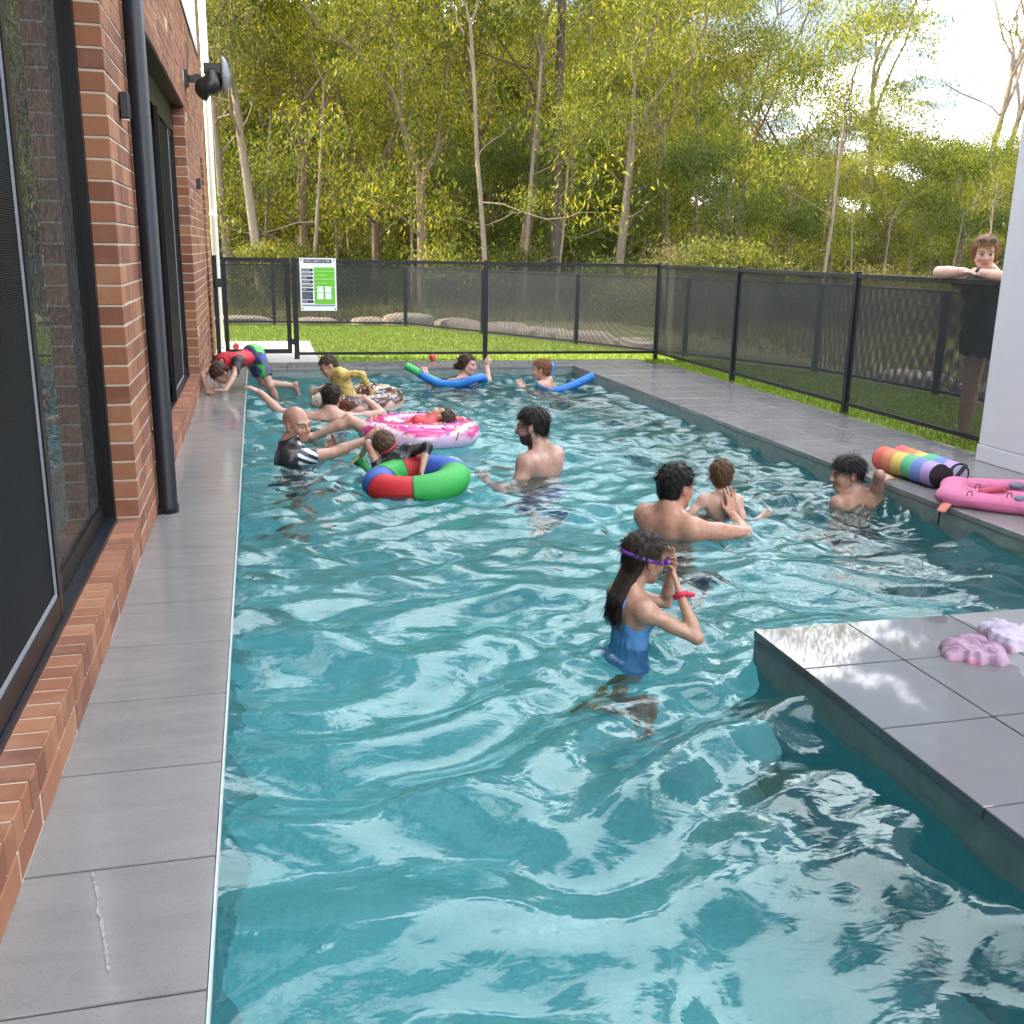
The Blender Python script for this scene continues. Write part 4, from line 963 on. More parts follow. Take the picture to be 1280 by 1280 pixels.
def hair_cap(hc, R, hh, thick=.010, slope=.78, shift=.0, locks=60, lock_r=.007, seed=0, lock_len=.05, fringe=0.0, wild=.4, child=False, side=-.02):
    s = hh / .23; S = SDF(); L = lambda x, y, z: hc + R @ (np.array([x, y, z]) * s); wid = 1.06 if child else 1.0
    S.ell(L(0, -.018, .030), np.array([.076 * wid + thick, .096 + thick, .087 + thick]) * s, R, .008)
    S.ell(L(0, -.050, -.030), np.array([.060 * wid + thick, .052 + thick * .6, .055]) * s, R, .02)
    rg = np.random.default_rng(seed)
    for i in range(locks):
        # a lock lies on the scalp, running from the crown outwards
        a = rg.uniform(0, 2 * math.pi); e = rg.uniform(.1, 1.45); 
        def pt(a, e, h):
            return np.array([math.cos(a) * math.cos(e) * (.076 * wid + h), -.018 + math.sin(a) * math.cos(e) * (.096 + h), .030 + math.sin(e) * (.087 + h)])
        p0 = pt(a, e, thick + .001); p1 = pt(a + rg.normal(0, .25), e - lock_len * 5 * rg.uniform(.5, 1.2), thick + rg.uniform(0, lock_r * wild * 2)); mid = pt(a, (e + e - lock_len * 5) / 2, thick + lock_r * .6)
        if p1[2] - slope * p1[1] < shift - .005 or p0[2] - slope * p0[1] < shift: continue
        S.cap(L(*p0), lock_r * s, L(*mid), lock_r * .9 * s, .004); S.cap(L(*mid), lock_r * .9 * s, L(*p1), lock_r * .35 * s, .004)
    if fringe:
        for x in np.linspace(-.055, .055, 12):
            S.cap(L(x, .070 - abs(x) * .4, .075), .010 * s, L(x * 1.05 + rg.normal(0, .006), .094 - abs(x) * .5, .060 - fringe * rg.uniform(.5, 1)), .005 * s, .004)
    def cut(X):
        u = ((X - hc) @ R) / s
        main = -(u[:, 2] - slope * u[:, 1] - shift) + .006 * np.sin(u[:, 0] * 190) * (u[:, 1] < .02)
        face = np.minimum(np.minimum(u[:, 1] - .03, .060 - fringe * 1.3 - u[:, 2]), .2)       # clear of the face below the hairline
        ear = np.minimum(np.minimum(.035 - np.abs(u[:, 1] + .002), .022 - u[:, 2]), np.abs(u[:, 0]) - .055)
        return np.maximum(np.maximum(main, face), ear) * s
    return S, cut

def strands(cap, hc, Rh, s, colr, parent, org, seed=0, n=1800, length=.035, lift=.2, w=.0013):
    """loose hairs lying over the hair, running away from the crown"""
    me = cap.data; nv = len(me.vertices); co = np.zeros(nv * 3, np.float32); me.vertices.foreach_get('co', co); co = co.reshape(-1, 3) + np.asarray(org); no = np.zeros(nv * 3, np.float32); me.vertex_normals.foreach_get('vector', no); no = no.reshape(-1, 3)
    R = np.random.default_rng(seed + 99); crown = hc + Rh @ (np.array([0, -.045, .115]) * s); out = (co - (hc + Rh @ (np.array([0, -.016, .03]) * s))); ok = np.where((no * out).sum(1) > 0)[0]
    i = R.choice(ok, n); p, nn = co[i], no[i]; f = p - crown; f -= (f * nn).sum(1)[:, None] * nn; f += R.normal(0, .012, f.shape); f /= np.linalg.norm(f, axis=1)[:, None] + 1e-9
    L = (length * s * R.uniform(.5, 1.3, n))[:, None]; up_ = R.uniform(.0, lift, n)[:, None]; sd = np.cross(f, nn); sd /= np.linalg.norm(sd, axis=1)[:, None] + 1e-9; b = R.normal(0, .25, n)[:, None]
    q0 = p - nn * .001; q1 = p + (f + nn * (up_ + .10) + sd * b * .5) * L * .5; q2 = p + (f * 1.0 + nn * up_ * .6 + sd * b) * L - ZU * .003
    V = np.stack([q0 - sd * w / 2, q0 + sd * w / 2, q1 - sd * w / 2, q1 + sd * w / 2, q2], 1).reshape(-1, 3); k = np.arange(n)[:, None] * 5
    F = [tuple(map(int, x)) for x in np.concatenate([k + [0, 1, 3], k + [0, 3, 2], k + [2, 3, 4]])]
    me2 = mesh('hair_strands', V - org, np.array(F), M['hair_strand']); C = np.ones((len(V), 4), np.float32); C[:, :3] = colr; at = me2.color_attributes.new('Col', 'FLOAT_COLOR', 'POINT'); at.data.foreach_set('color', C.ravel())
    o = link('hair_strands', me2, parent); o['kind'] = 'stuff'; NTRI[0] += 3 * n
# bone proportions as fractions of the standing height
def person(name_hint, label, Ht, hh, neck, up, fwd, headf, headup=None, arms=(None, None), legs=(None, None), skin=(.46, .27, .19), bulk=1.0, hair=None, res=.007, headoff=None,
           paint=(), face=None, female=False, child=False, garments=(), handcurl=(.5, .5), belly=0.0, handn=(None, None), shw=1.0):
    """arms: per side (right, left) a wrist target and an elbow pole, both in world space; legs: thigh and shank directions"""
    neck = np.asarray(neck, float); up, fwd = unit(up), unit(fwd); R = frame(np.cross(up, np.cross(fwd, up)), up); h = Ht / 1.75; b = bulk
    T = lambda x, y, z: neck + R @ np.array([x, y, z])
    LT = .50 * h * (1 if not child else .96)                         # neck base to pelvis
    S = SDF(); G = {}
    tor = SDF()
    def torso(S_, g=0.0, low=True):
        S_.ell(T(0, .012 * h, -.17 * h), np.array([.150 * b + g, (.098 * b + g), .175 + g * .6]) * [h, h, h], R, .03)
        S_.ell(T(0, .002, -.085 * h), np.array([.150 * b * shw + g, .078 * b + g, .075 + g]) * h, R, .03)
        S_.ell(T(0, (.018 + belly * .6) * h, -.34 * h), np.array([.132 * b + g + belly, .092 * b + g + belly, .135]) * h, R, .05)
        pw = .88 if child else 1.0
        if low: S_.ell(T(0, .0, -LT), np.array([.152 * b * pw + g, .108 * b + g, .115 + g]) * h, R, .05)
        if low: S_.ell(T(0, (-.012 if child else -.035) * h, -LT - .03 * h), np.array([.13 * b * pw + g, .085 * b + g, .09]) * h, R, .03)
        for t in (-1, 1):
            S_.ell(T(t * .07 * h, .065 * h * b, -.135 * h), (np.array([.075, .035 + (.03 if female else .005), .055]) * b + g) * h, R, .03)
            S_.ell(T(t * .075 * h * b, -.065 * h * b, -.12 * h), np.array([.06 + g, .030 + g, .085 + g]) * h, R, .03)
    torso(S)
    # neck and head
    Rh = frame(headf, up if headup is None else headup)
    hc = neck + (R @ np.array([0, .025 * h, .0]) + R[:, 2] * hh * .52 + Rh[:, 2] * hh * .16) if headoff is None else np.asarray(headoff, float)
    s = hh / .23
    nk = .056 * (b ** .7) * (.86 if female or child else 1.05) * (h if not child else h * 1.05)
    S.cap(T(0, .004, -.03 * h), nk * 1.12, hc + Rh @ (np.array([0, -.022, -.055]) * s), nk * .95, .03)
    for t in (-1, 1): S.cap(T(0, -.010, .018 * h), .034 * h * b, T(t * .115 * h * shw, -.006, -.050 * h), .032 * h * b, .045 * h)
    add_head(S, hc, Rh, hh, female, child)
    AU, AF, HS = .172 * Ht, .148 * Ht, .105 * Ht
    J = {}
    for i, t in enumerate((1, -1)):                                  # right then left
        sh = T(t * .172 * h * shw * (.92 + .08 * b), .0, -.072 * h); S.sph(sh, .052 * h * b, .04)
        S.cap(T(t * .05 * h, -.004 * h, -.062 * h), .060 * h * b, sh - R[:, 0] * t * .012 * h, .050 * h * b, .045 * h); S.cap(T(t * .10 * h, -.01 * h, -.13 * h), .055 * h * b, sh - ZU * 0, .045 * h * b, .05 * h)
        a = arms[i]
        if a is None: a = (sh + R @ np.array([t * .12, .05, -1.0]) * (AU + AF) * .97, R @ np.array([t * .5, -1, 0]))
        pole = a[1]
        if isinstance(pole, tuple) and isinstance(pole[0], str): pole = np.asarray(pole[1]) - (sh + np.asarray(a[0])) / 2
        el, wr = (None, None) if isinstance(pole, list) else ik(sh, a[0], AU, AF, pole)
        if isinstance(pole, list): el = sh + unit(np.asarray(pole[0]) - sh) * AU; wr = el + unit(np.asarray(a[0]) - el) * AF
        J[i] = (sh, el, wr)
        S.cap(sh, .050 * h * b, (sh + el) / 2, .046 * h * b, .03); S.cap((sh + el) / 2, .046 * h * b, el, .037 * h * b, .015)
        m = el * .68 + wr * .32; S.cap(el, .037 * h * b, m, .039 * h * b, .012); S.cap(m, .039 * h * b, wr, .026 * h * b, .012)
        hd = unit(wr - el); hn = handn[i]
        if hn is not None and isinstance(hn, tuple): hd, hn = unit(hn[0]), hn[1]
        if hn is None: hn = np.cross(hd, [.2, .3, 1.0])
        add_hand(S, wr, hd, hn, t, HS * 1.02, handcurl[i])
    LG = {}
    for i, t in enumerate((1, -1)):
        hp = T(t * .088 * h * b, .0, -LT - .025 * h); lg = legs[i]
        td, sd = (R @ np.array([t * .06, .08, -1.0]), R @ np.array([t * .03, -.06, -1.0])) if lg is None else (np.asarray(lg[0]), np.asarray(lg[1]))
        kn = hp + unit(td) * .245 * Ht; an = kn + unit(sd) * .235 * Ht; LG[i] = (hp, kn, an)
        S.cap(hp, .083 * h * b, kn, .054 * h * b, .04); m = kn * .7 + an * .3 - 0; S.cap(kn, .053 * h * b, m, .054 * h * b, .02); S.cap(m, .054 * h * b, an, .034 * h * b, .02)
        fd = R @ np.array([t * .12, 1, -.15]) if lg is None or len(lg) < 3 else np.asarray(lg[2]); fd = unit(fd); sl = unit(sd)
        heel = an + sl * .03 * h - fd * .03 * h; toe = an + sl * .045 * h + fd * .15 * h
        S.cap(heel, .034 * h, an + fd * .03 * h, .033 * h, .02); S.cap(an + sl * .025 * h + fd * .03 * h, .034 * h, toe, .024 * h, .02); S.cap(toe - fd * .02 * h, .025 * h, toe + fd * .03 * h + R[:, 0] * .0, .017 * h, .015)
    org = LG[0][2] * .5 + LG[1][2] * .5; org[2] = min(LG[0][2][2], LG[1][2][2])
    fp = face_paint(hc, Rh, hh, skin, **(face or {}))
    body = sdf_object('person', S, res, 'skin', skin, None, org, smooth=1, paint=list(fp) + list(paint))
    tag(body, label, 'person')
    if hair:
        hk = dict(hair); colr = hk.pop('col'); extra = hk.pop('extra', None); hres = hk.pop('res', min(res, .0055)); H_, cut = hair_cap(hc, Rh, hh, child=child, **hk)
        o = sdf_object('hair', H_, hres, 'hair', colr, body, org, cuts=(cut,), disp=lambda X: .0016 * snoise(X, 160, 5, 2), smooth=0)
        strands(o, hc, Rh, s, colr, body, org, seed=int(hk.get('seed', 0)), length=max(.022, hk.get('lock_len', .05) * .55), lift=.12 + .22 * min(hk.get('wild', .4), 2.5))
    ctx = dict(T=T, R=R, h=h, LT=LT, J=J, LG=LG, hc=hc, Rh=Rh, hh=hh, s=s, org=org, body=body, torso=torso, b=b, neck=neck, res=res, haircol=(hair or {}).get('col', (.1, .1, .1)))
    for g in garments: g(ctx)
    return ctx
def shirt(col, sleeve=.5, g=.012, hem=.40, mat_='wet_cloth', paint=(), wrinkle=.003, sleevecol=None, neckcut=.05):
    def f(c):
        S = SDF(); h, b, T, R = c['h'], c['b'], c['T'], c['R']
        c['torso'](S, g, hem > .42)
        S.cap(T(0, .0, -.04 * h), (.068 * b + g) * h, T(0, .012, .06 * h), (.062 * b + g) * h, .03)
        for t in (-1, 1): S.cap(T(0, -.010, .018 * h), (.036 * h * b + g * h), T(t * .115 * h, -.006, -.050 * h), .036 * h * b + g * h, .045 * h); S.cap(T(t * .05 * h, -.004 * h, -.062 * h), (.060 * b + g) * h, T(t * .15 * h, 0, -.07 * h), (.052 * b + g) * h, .045 * h); S.cap(T(t * .10 * h, -.01 * h, -.13 * h), (.055 * b + g) * h, c['J'][0 if t > 0 else 1][0], (.047 * b + g) * h, .05 * h)
        for i in (0, 1):
            sh, el, wr = c['J'][i]; S.sph(sh, (.052 * b + g) * h, .04)
            if sleeve <= 1: e = sh + (el - sh) * sleeve; S.cap(sh, (.052 * b + g * 1.1) * h, e, (.045 * b + g * 1.2) * h, .02, True)
            else:
                e = el + (wr - el) * (sleeve - 1); S.cap(sh, (.052 * b + g) * h, el, (.038 * b + g) * h, .02); S.cap(el, (.038 * b + g) * h, e, (.034 * b + g) * h, .02)
        nb = T(0, 0, neckcut * h); un = unit(R[:, 2] - R[:, 1] * .35); hb = T(0, 0, -hem * h)
        cuts = (lambda X: (X - nb) @ un, lambda X: -((X - hb) @ R[:, 2]) if True else None)
        ps = list(paint(c)) if callable(paint) else list(paint)
        if sleevecol is not None:
            def sp_(V):
                u = ((V - c['neck']) @ R) / h; return ss(np.abs(u[:, 0]), .13, .145), sleevecol
            ps = [sp_] + ps
        sdf_object('shirt', S, c['res'], mat_, col, c['body'], c['org'], cuts=cuts, disp=lambda X: wrinkle * snoise(X, 42, 11, 3), smooth=1, paint=ps)
    return f
def shorts(col, length=.55, g=.016, mat_='wet_cloth', paint=(), rise=.10, name='shorts'):
    def f(c):
        S = SDF(); h, b, T, R = c['h'], c['b'], c['T'], c['R']; LT = c['LT']
        S.ell(T(0, 0, -LT), np.array([.152 * b + g, .108 * b + g, .125 + g]) * h, R, .05); S.ell(T(0, -.035 * h, -LT - .03 * h), np.array([.13 * b + g, .085 * b + g, .09 + g]) * h, R, .03)
        for i in (0, 1):
            hp, kn, an = c['LG'][i]; e = hp + (kn - hp) * length
            S.cap(hp, (.085 * b + g) * h, e, (.085 * b + g - .018 * length) * h, .03, length > .3)
        top = T(0, 0, -LT + rise * h); sdf_object(name, S, c['res'], mat_, col, c['body'], c['org'], cuts=(lambda X: (X - top) @ R[:, 2],), disp=lambda X: .003 * snoise(X, 38, 12, 3), paint=list(paint(c)) if callable(paint) else list(paint))
    return f
def strap_band(name, mat_, rad_in, w, tilt=0.0, z=.0, y=0.0, ext=.004):
    """a goggle strap round the head at eye height"""
    def f(c):
        mb = MB(); n = 40; s = c['s']; Rh, hc = c['Rh'], c['hc']; vs = []
        for k in range(n):
            a = 2 * math.pi * k / n; x = math.cos(a) * (.079 + rad_in); yy = -.016 + math.sin(a) * (.099 + rad_in); zz = z - tilt * yy
            for dz in (-w / 2, w / 2):
                for dr in (0, ext): vs.append(hc + Rh @ (np.array([x * (1 + dr / .09), yy * (1 + dr / .1), zz + dz]) * s))
        fs = []
        for k in range(n):
            a, b2 = 4 * k, 4 * ((k + 1) % n); fs += [(a + 1, b2 + 1, b2 + 3, a + 3), (a, a + 2, b2 + 2, b2), (a + 2, a + 3, b2 + 3, b2 + 2), (a, b2, b2 + 1, a + 1)]
        mb.add([np.array(v) - c['org'] for v in vs], fs); mb.build(name, M[mat_], c['body'], smooth=True)
    return f
# ================================================================== THE PEOPLE
def W(px, py): return onz(px, py, WZ)
def onx(px, py, x): r = ray(px, py); return CAM + r * (x / r[0])
DN = -ZU
TAN, FAIR, PINK, OLIVE = (.40, .225, .150), (.52, .33, .25), (.52, .30, .235), (.36, .20, .135)
BLACK = (.010, .009, .009); DBROWN = (.022, .014, .010); BROWN = (.075, .042, .024); RED = (.17, .075, .034); BLOND = (.20, .12, .055)
def tied_hair(c):
    S = SDF(); rg = np.random.default_rng(6); hc, Rh, s = c['hc'], c['Rh'], c['s']; L = lambda x, y, z: hc + Rh @ (np.array([x, y, z]) * s)
    for t in (-1, 1):
        for k in range(9):
            z0 = .055 - k * .011; S.chain([L(t * .068, .050 - k * .006, z0), L(t * .082, .0, z0 - .012), L(t * .055, -.085, -.025 - k * .002), L(0, -.118, -.03)], [.006, .008, .010, .010], .005)
    for k in range(26):
        a = rg.uniform(0, 6.28); b = rg.uniform(-1.2, 1.2); p = np.array([math.cos(a) * math.cos(b), math.sin(a) * math.cos(b), math.sin(b)]) * .026 + [0, -.135, -.028]; d = np.cross(p - [0, -.135, -.028], [.3, 1, .2]); d = d / np.linalg.norm(d) * .018
        S.cap(L(*(p - d)), .010 * s, L(*(p + d)), .010 * s, .006)
    sdf_object('hair_bun', S, .005, 'hair', c['haircol'], c['body'], c['org'], smooth=0)
def splash(p, s=1.0): SPL.append((p[0], p[1], s))
float_legs = lambda f, a=.5: ((f * a + DN * .8, -f * .35 + DN * .8, f), (f * a * .8 + DN * .9, -f * .3 + DN * .8, f))

# --- girl in the blue swimsuit lifting her goggles
D = depth(W(787, 806)); splash(W(790, 806), 1.2)
f_ = dirv(.92, .38, 0)
def swimsuit(c):
    S = SDF(); c['torso'](S, .008); h, R = c['h'], c['R']
    for i in (0, 1): hp, kn, an = c['LG'][i]; S.cap(hp, .090 * h, hp + (kn - hp) * .12, .088 * h, .03)
    def cut(X):
        u = ((X - c['neck']) @ R) / h; ax = np.abs(u[:, 0]); back = ss(-u[:, 1], -.05, .05); zm = -.115 - .095 * back * (1 - ss(ax, .03, .12) * .6) + .04 * ss(ax, .06, .12) * (1 - back)
        xs_ = .078 - .02 * back; strap = np.maximum(np.abs(ax - xs_) - .017, u[:, 2] + .0); arm = np.maximum(-(u[:, 2] + .17), ax - .135)
        return np.maximum(np.minimum(u[:, 2] - zm, strap), np.where(u[:, 2] > -.2, ax - .142, -1.0)) * h
    sdf_object('swimsuit', S, c['res'], 'cloth', (.10, .28, .58), c['body'], c['org'], cuts=(cut,), disp=lambda X: .0016 * snoise(X, 70, 3, 2) + .0018 * np.sin(((X - c['neck']) @ R)[:, 0] * 260) * ss(-((X - c['neck']) @ R)[:, 2], .16, .2), paint=[lambda V: (ss(np.sin(((V - c['neck']) @ R)[:, 0] * 130 + 1), .75, .95) * .5, (.10, .30, .62))])
def long_hair(c):
    S = SDF(); rg = np.random.default_rng(4); hc, Rh, s, T, h = c['hc'], c['Rh'], c['s'], c['T'], c['h']; L = lambda x, y, z: hc + Rh @ (np.array([x, y, z]) * s)
    for k in range(130):
        x = rg.uniform(-.075, .075); e = rg.uniform(-.05, .03); a0 = L(x * .95, -.085 - e * .2 + abs(x) * .55, rg.uniform(-.02, .06)); a1 = L(x * .85, -.098 + abs(x) * .45, -.075 + rg.uniform(-.02, .02)); a2 = T(x * .62 - .004, -.088 * h + rg.uniform(-.015, .006), -.055 * h + rg.uniform(-.015, .015)); a3 = T(x * .72 + rg.normal(0, .012), -.098 * h - rg.uniform(0, .012), -(.15 + rg.uniform(-.03, .035)) * h)
        S.chain([a0, a1, a2, a3], [.0085, .0080, .0066, .0018], .004)
    sdf_object('hair_length', S, .0042, 'hair', DBROWN, c['body'], c['org'], smooth=0)
    mb = MB()
    for k in range(260):
        x = rg.uniform(-.075, .075); a0 = L(x * .95, -.092 + abs(x) * .55, rg.uniform(-.02, .05)); a1 = L(x * .85, -.108 + abs(x) * .45, -.075 + rg.uniform(-.02, .02)); a2 = T(x * .66, -.098 * h + rg.uniform(-.012, .006), -.055 * h); a3 = T(x * .78 + rg.normal(0, .016), -.104 * h - rg.uniform(0, .02), -(.165 + rg.uniform(-.04, .045)) * h)
        mb.tube([q - c['org'] for q in (a0, a1, a2, a3)], [.0011, .0011, .001, .0004], 3, cap=False)
    o = mb.build('hair_strands', M['hair_strand'], c['body']); o['kind'] = 'stuff'; at = o.data.color_attributes.new('Col', 'FLOAT_COLOR', 'POINT'); at.data.foreach_set('color', np.tile(np.array([*DBROWN, 1], np.float32), len(o.data.vertices)))
def goggles_up(c):
    hc, Rh, s = c['hc'], c['Rh'], c['s']
    for t in (-1, 1):
        S = SDF(); p = hc + Rh @ (np.array([t * .033, .100, .006]) * s); S.ell(p, np.array([.027, .012, .017]) * s, Rh, .004); S.cap(p, .008 * s, hc + Rh @ (np.array([0, .108, .008]) * s), .005 * s, .006)
        sdf_object('goggle_lens', S, .004, 'vinyl', (.20, .06, .50), c['body'], c['org'])
def wristband(c):
    sh, el, wr = c['J'][0]; d = unit(wr - el); S = SDF(); p = wr - d * .012
    S.cap(p - d * .009, .031, p + d * .009, .031, .004, True); S.cap(p + RH * .02, .012, p + RH * .047 + ZU * .004, .009, .006)
    sdf_object('wristband', S, .004, 'cloth', (.55, .012, .06), c['body'], c['org'])
hw = P(843, 724, D - .05)
person('girl', 'girl in a blue swimsuit standing in the pool lifting purple goggles to her eyes', 1.25, .190, P(791, 737, D), dirv(.06, .02, 1), f_, dirv(.90, .36, -.22), headoff=P(806, 698, D + .03),
       arms=((hw, [P(848, 786, D - .10)]), (P(837, 727, D + .11), [P(826, 752, D + .17)])), handn=((P(834, 690, D + .03) - hw, dirv(-1, .3, 0)), (dirv(-.30, -.25, .9), dirv(-.3, -.9, 0))), handcurl=(.35, .4),
       skin=(.40, .235, .165), hair=dict(col=DBROWN, thick=.010, slope=.55, shift=-.028, locks=90, lock_r=.005, lock_len=.09, seed=3, wild=.25, res=.0045), res=.0052, female=True, child=True, bulk=.88, shw=.9,
       garments=(swimsuit, long_hair, strap_band('goggle_strap', 'goggle_purple', .010, .016, .10, .008), goggles_up, wristband))

# --- man with bare back and beard
D = depth(W(679, 596)); splash(W(679, 594)); f_ = dirv(-.84, .52, 0)
person('man', 'bearded man with short black hair standing bare backed in the pool', 1.80, .238, P(676, 561, D), dirv(-.02, .03, 1), f_, dirv(-.95, .26, -.16), headoff=P(664.5, 533, D - .02),
       arms=((P(630, 606, D + .50), dirv(.5, .3, -1)), (P(609, 607, D - .02), dirv(.2, -.6, -.6))), skin=(.42, .25, .195), bulk=1.12, belly=.025, legs=float_legs(f_, .25),
       hair=dict(col=BLACK, thick=.012, slope=.62, shift=-.012, locks=150, lock_r=.0040, lock_len=.10, seed=8, wild=.4), face=dict(beard=((.018, .012, .010), .95), brow=(.012, .01, .008)), res=.0080,
       garments=(shorts((.02, .05, .30), .6, paint=lambda c: [lambda V: (ss(snoise(V, 30, 5, 2), .25, .45), (.45, .55, .7))]),))

# --- father with spiky hair carrying a toddler
D = depth(W(850, 664)); splash(W(850, 664), .9); splash(W(905, 652), .8); f_ = dirv(.82, .55, 0)
rw = P(916, 645, D + .20)
person('man', 'man with spiky black hair holding a toddler in the water', 1.78, .236, P(838, 637, D), dirv(.05, .05, 1), f_, dirv(.80, .56, -.08), headoff=P(846, 609, D + .02),
       arms=((rw, dirv(.9, -.9, -.25)), (P(886, 652, D + .35), dirv(-.5, 0, -1))), handn=((dirv(-.12, .3, 1), dirv(-.5, .8, .2)), None), handcurl=(.2, .6), skin=(.44, .235, .165), bulk=1.1, legs=float_legs(f_, .3), shw=1.05,
       hair=dict(col=BLACK, thick=.013, slope=.66, shift=-.02, locks=200, lock_r=.0042, lock_len=.05, seed=9, wild=3.4), res=.0078, garments=(shorts((.02, .03, .06), .6),))
D2 = depth(W(900, 650)) + .02; f2 = dirv(.05, 1, 0)
person('toddler', 'toddler with short brown hair held upright in the pool by the spiky haired man', .98, .178, P(901, 617, D2), dirv(-.02, -.03, 1), f2, dirv(.12, .98, -.05), headoff=P(901.5, 594, D2 + .01),
       arms=((P(950, 647, D2 + .04), dirv(.3, -.2, -.5)), (P(878, 652, D2 + .08), dirv(-.6, -.3, -.3))), skin=(.50, .32, .25), bulk=.92, child=True, legs=((f2 * .8 + DN * .6, DN), (f2 * .8 + DN * .6, DN)),
       hair=dict(col=(.085, .052, .030), thick=.006, slope=.74, shift=-.012, locks=120, lock_r=.0045, lock_len=.05, seed=10, wild=.3, res=.0045), res=.0055, garments=(shorts((.03, .2, .3), .4),))

# --- boy holding the coping
D = depth(W(1068, 634)); splash(W(1068, 634), 1.5); splash(W(1095, 640), 1.5); f_ = dirv(-.45, .88, 0)
rw = onz(1094, 603, .015); rw[0] = min(rw[0], PX1 - .005)
person('boy', 'dark haired boy in the water gripping the coping in front of the rainbow towel', 1.50, .212, P(1071, 614, D), dirv(-.05, .05, 1), f_, dirv(-.96, -.08, -.10), headoff=P(1058, 593, D - .01),
       arms=((rw, dirv(-.2, -.9, -.6)), None), handn=((dirv(.75, .25, .30), dirv(.1, .3, -1)), None), handcurl=(.55, .4), skin=(.38, .225, .16), bulk=.92, legs=float_legs(f_, .4), child=True,
       hair=dict(col=(.014, .012, .012), thick=.011, slope=.50, shift=.012, locks=170, lock_r=.0045, lock_len=.09, seed=12, wild=1.0, fringe=.022, res=.005), face=dict(brow=(.02, .012, .01)), res=.006, garments=(shorts((.01, .02, .08), .7),))

# --- woman resting on a noodle at the far side
D = depth(W(582, 480)); splash(W(582, 480)); f_ = dirv(.50, -.85, 0); DF_ = D
person('woman', 'woman with tied back brown hair resting on a blue and green noodle', 1.66, .225, P(580, 472, D), dirv(-.10, .18, 1), f_, dirv(.93, -.34, -.06), headoff=P(584.5, 456, D - .02),
       arms=((P(534, 474, D - .12), dirv(-.1, -.1, -1)), (P(609, 459, D + .42), dirv(.3, -.2, -1))), skin=PINK, bulk=1.05, female=True, legs=((dirv(-.3, .8, -.6), dirv(-.3, .6, -.9)), (dirv(-.4, .7, -.6), dirv(-.3, .6, -.9))),
       hair=dict(col=(.055, .026, .016), thick=.009, slope=.62, shift=-.012, locks=70, lock_r=.005, seed=13, wild=.3), face=dict(brow=(.06, .03, .02)), res=.0075, garments=(shirt((.06, .09, .19), .12, .009, .55, 'cloth', neckcut=-.03), tied_hair))
# --- swimmer with short auburn hair
D = depth(W(681, 484)); splash(W(681, 484)); f_ = dirv(-.85, .35, 0); DG_ = D
person('swimmer', 'swimmer with short auburn hair floating between the ends of a blue noodle', 1.62, .222, P(684.5, 476, D), dirv(.18, .10, 1), f_, dirv(-.97, .16, -.04), headoff=P(676, 463, D - .01),
       arms=((P(655, 489, D + .35), DN), (P(655, 489, D - .15), DN)), skin=(.50, .29, .22), bulk=.98, female=True, legs=((dirv(.7, .2, -.6), dirv(.7, 0, -.7)), (dirv(.7, .3, -.6), dirv(.7, .1, -.7))),
       hair=dict(col=RED, thick=.014, slope=.60, shift=-.006, locks=170, lock_r=.005, lock_len=.07, seed=14, wild=1.2), face=dict(brow=(.12, .06, .03)), res=.0075, garments=(shirt((.03, .16, .32), .05, .008, .55, 'cloth', neckcut=-.05),))

# --- bald man in the striped rash shirt
D = depth(W(378, 580)); splash(W(378, 580)); f_ = dirv(.93, .12, 0); DH_ = D
def rash(c):
    R, h = c['R'], c['h']; sh, el, wr = c['J'][0]
    def st(V):
        u = ((V - c['neck']) @ R) / h; front = ss(u[:, 1], .055, .075); arm = ss(((V - sh) @ unit(el - sh)) / np.linalg.norm(el - sh), .30, .36); m = np.maximum(front, arm); q = np.sin((u[:, 2] * 1.0 + u[:, 1] * .6) * 125 + 1.0)
        return m * ss(q, .1, .3), (.62, .66, .74)
    def st2(V):
        u = ((V - c['neck']) @ R) / h; return ss(-u[:, 1], .05, .07) * ss(np.sin(u[:, 2] * 210), .2, .5) * .5, (.10, .12, .16)
    return [st, st2]
aw = P(474, 546, D + .22)
person('man', 'bald man in a black and white striped rash shirt standing in the pool', 1.80, .238, P(363, 555, D), dirv(-.04, -.02, 1), f_, dirv(.82, -.56, -.10), headoff=P(371.5, 530, D - .01),
       arms=((aw, dirv(.3, -.5, -1)), (P(408, 568, D + .30), dirv(.1, .4, -1))), handn=((dirv(.7, .2, .7), dirv(.7, .3, -.6)), None), handcurl=(.6, .5), skin=(.40, .225, .155), bulk=1.02, legs=float_legs(f_, .3),
       face=dict(brow=(.03, .02, .015), stubble=.28, beard=((.14, .085, .06), .45)), res=.0074, garments=(shirt((.012, .013, .018), .62, .011, .5, 'wet_cloth', paint=rash), shorts((.02, .03, .06), .6)))

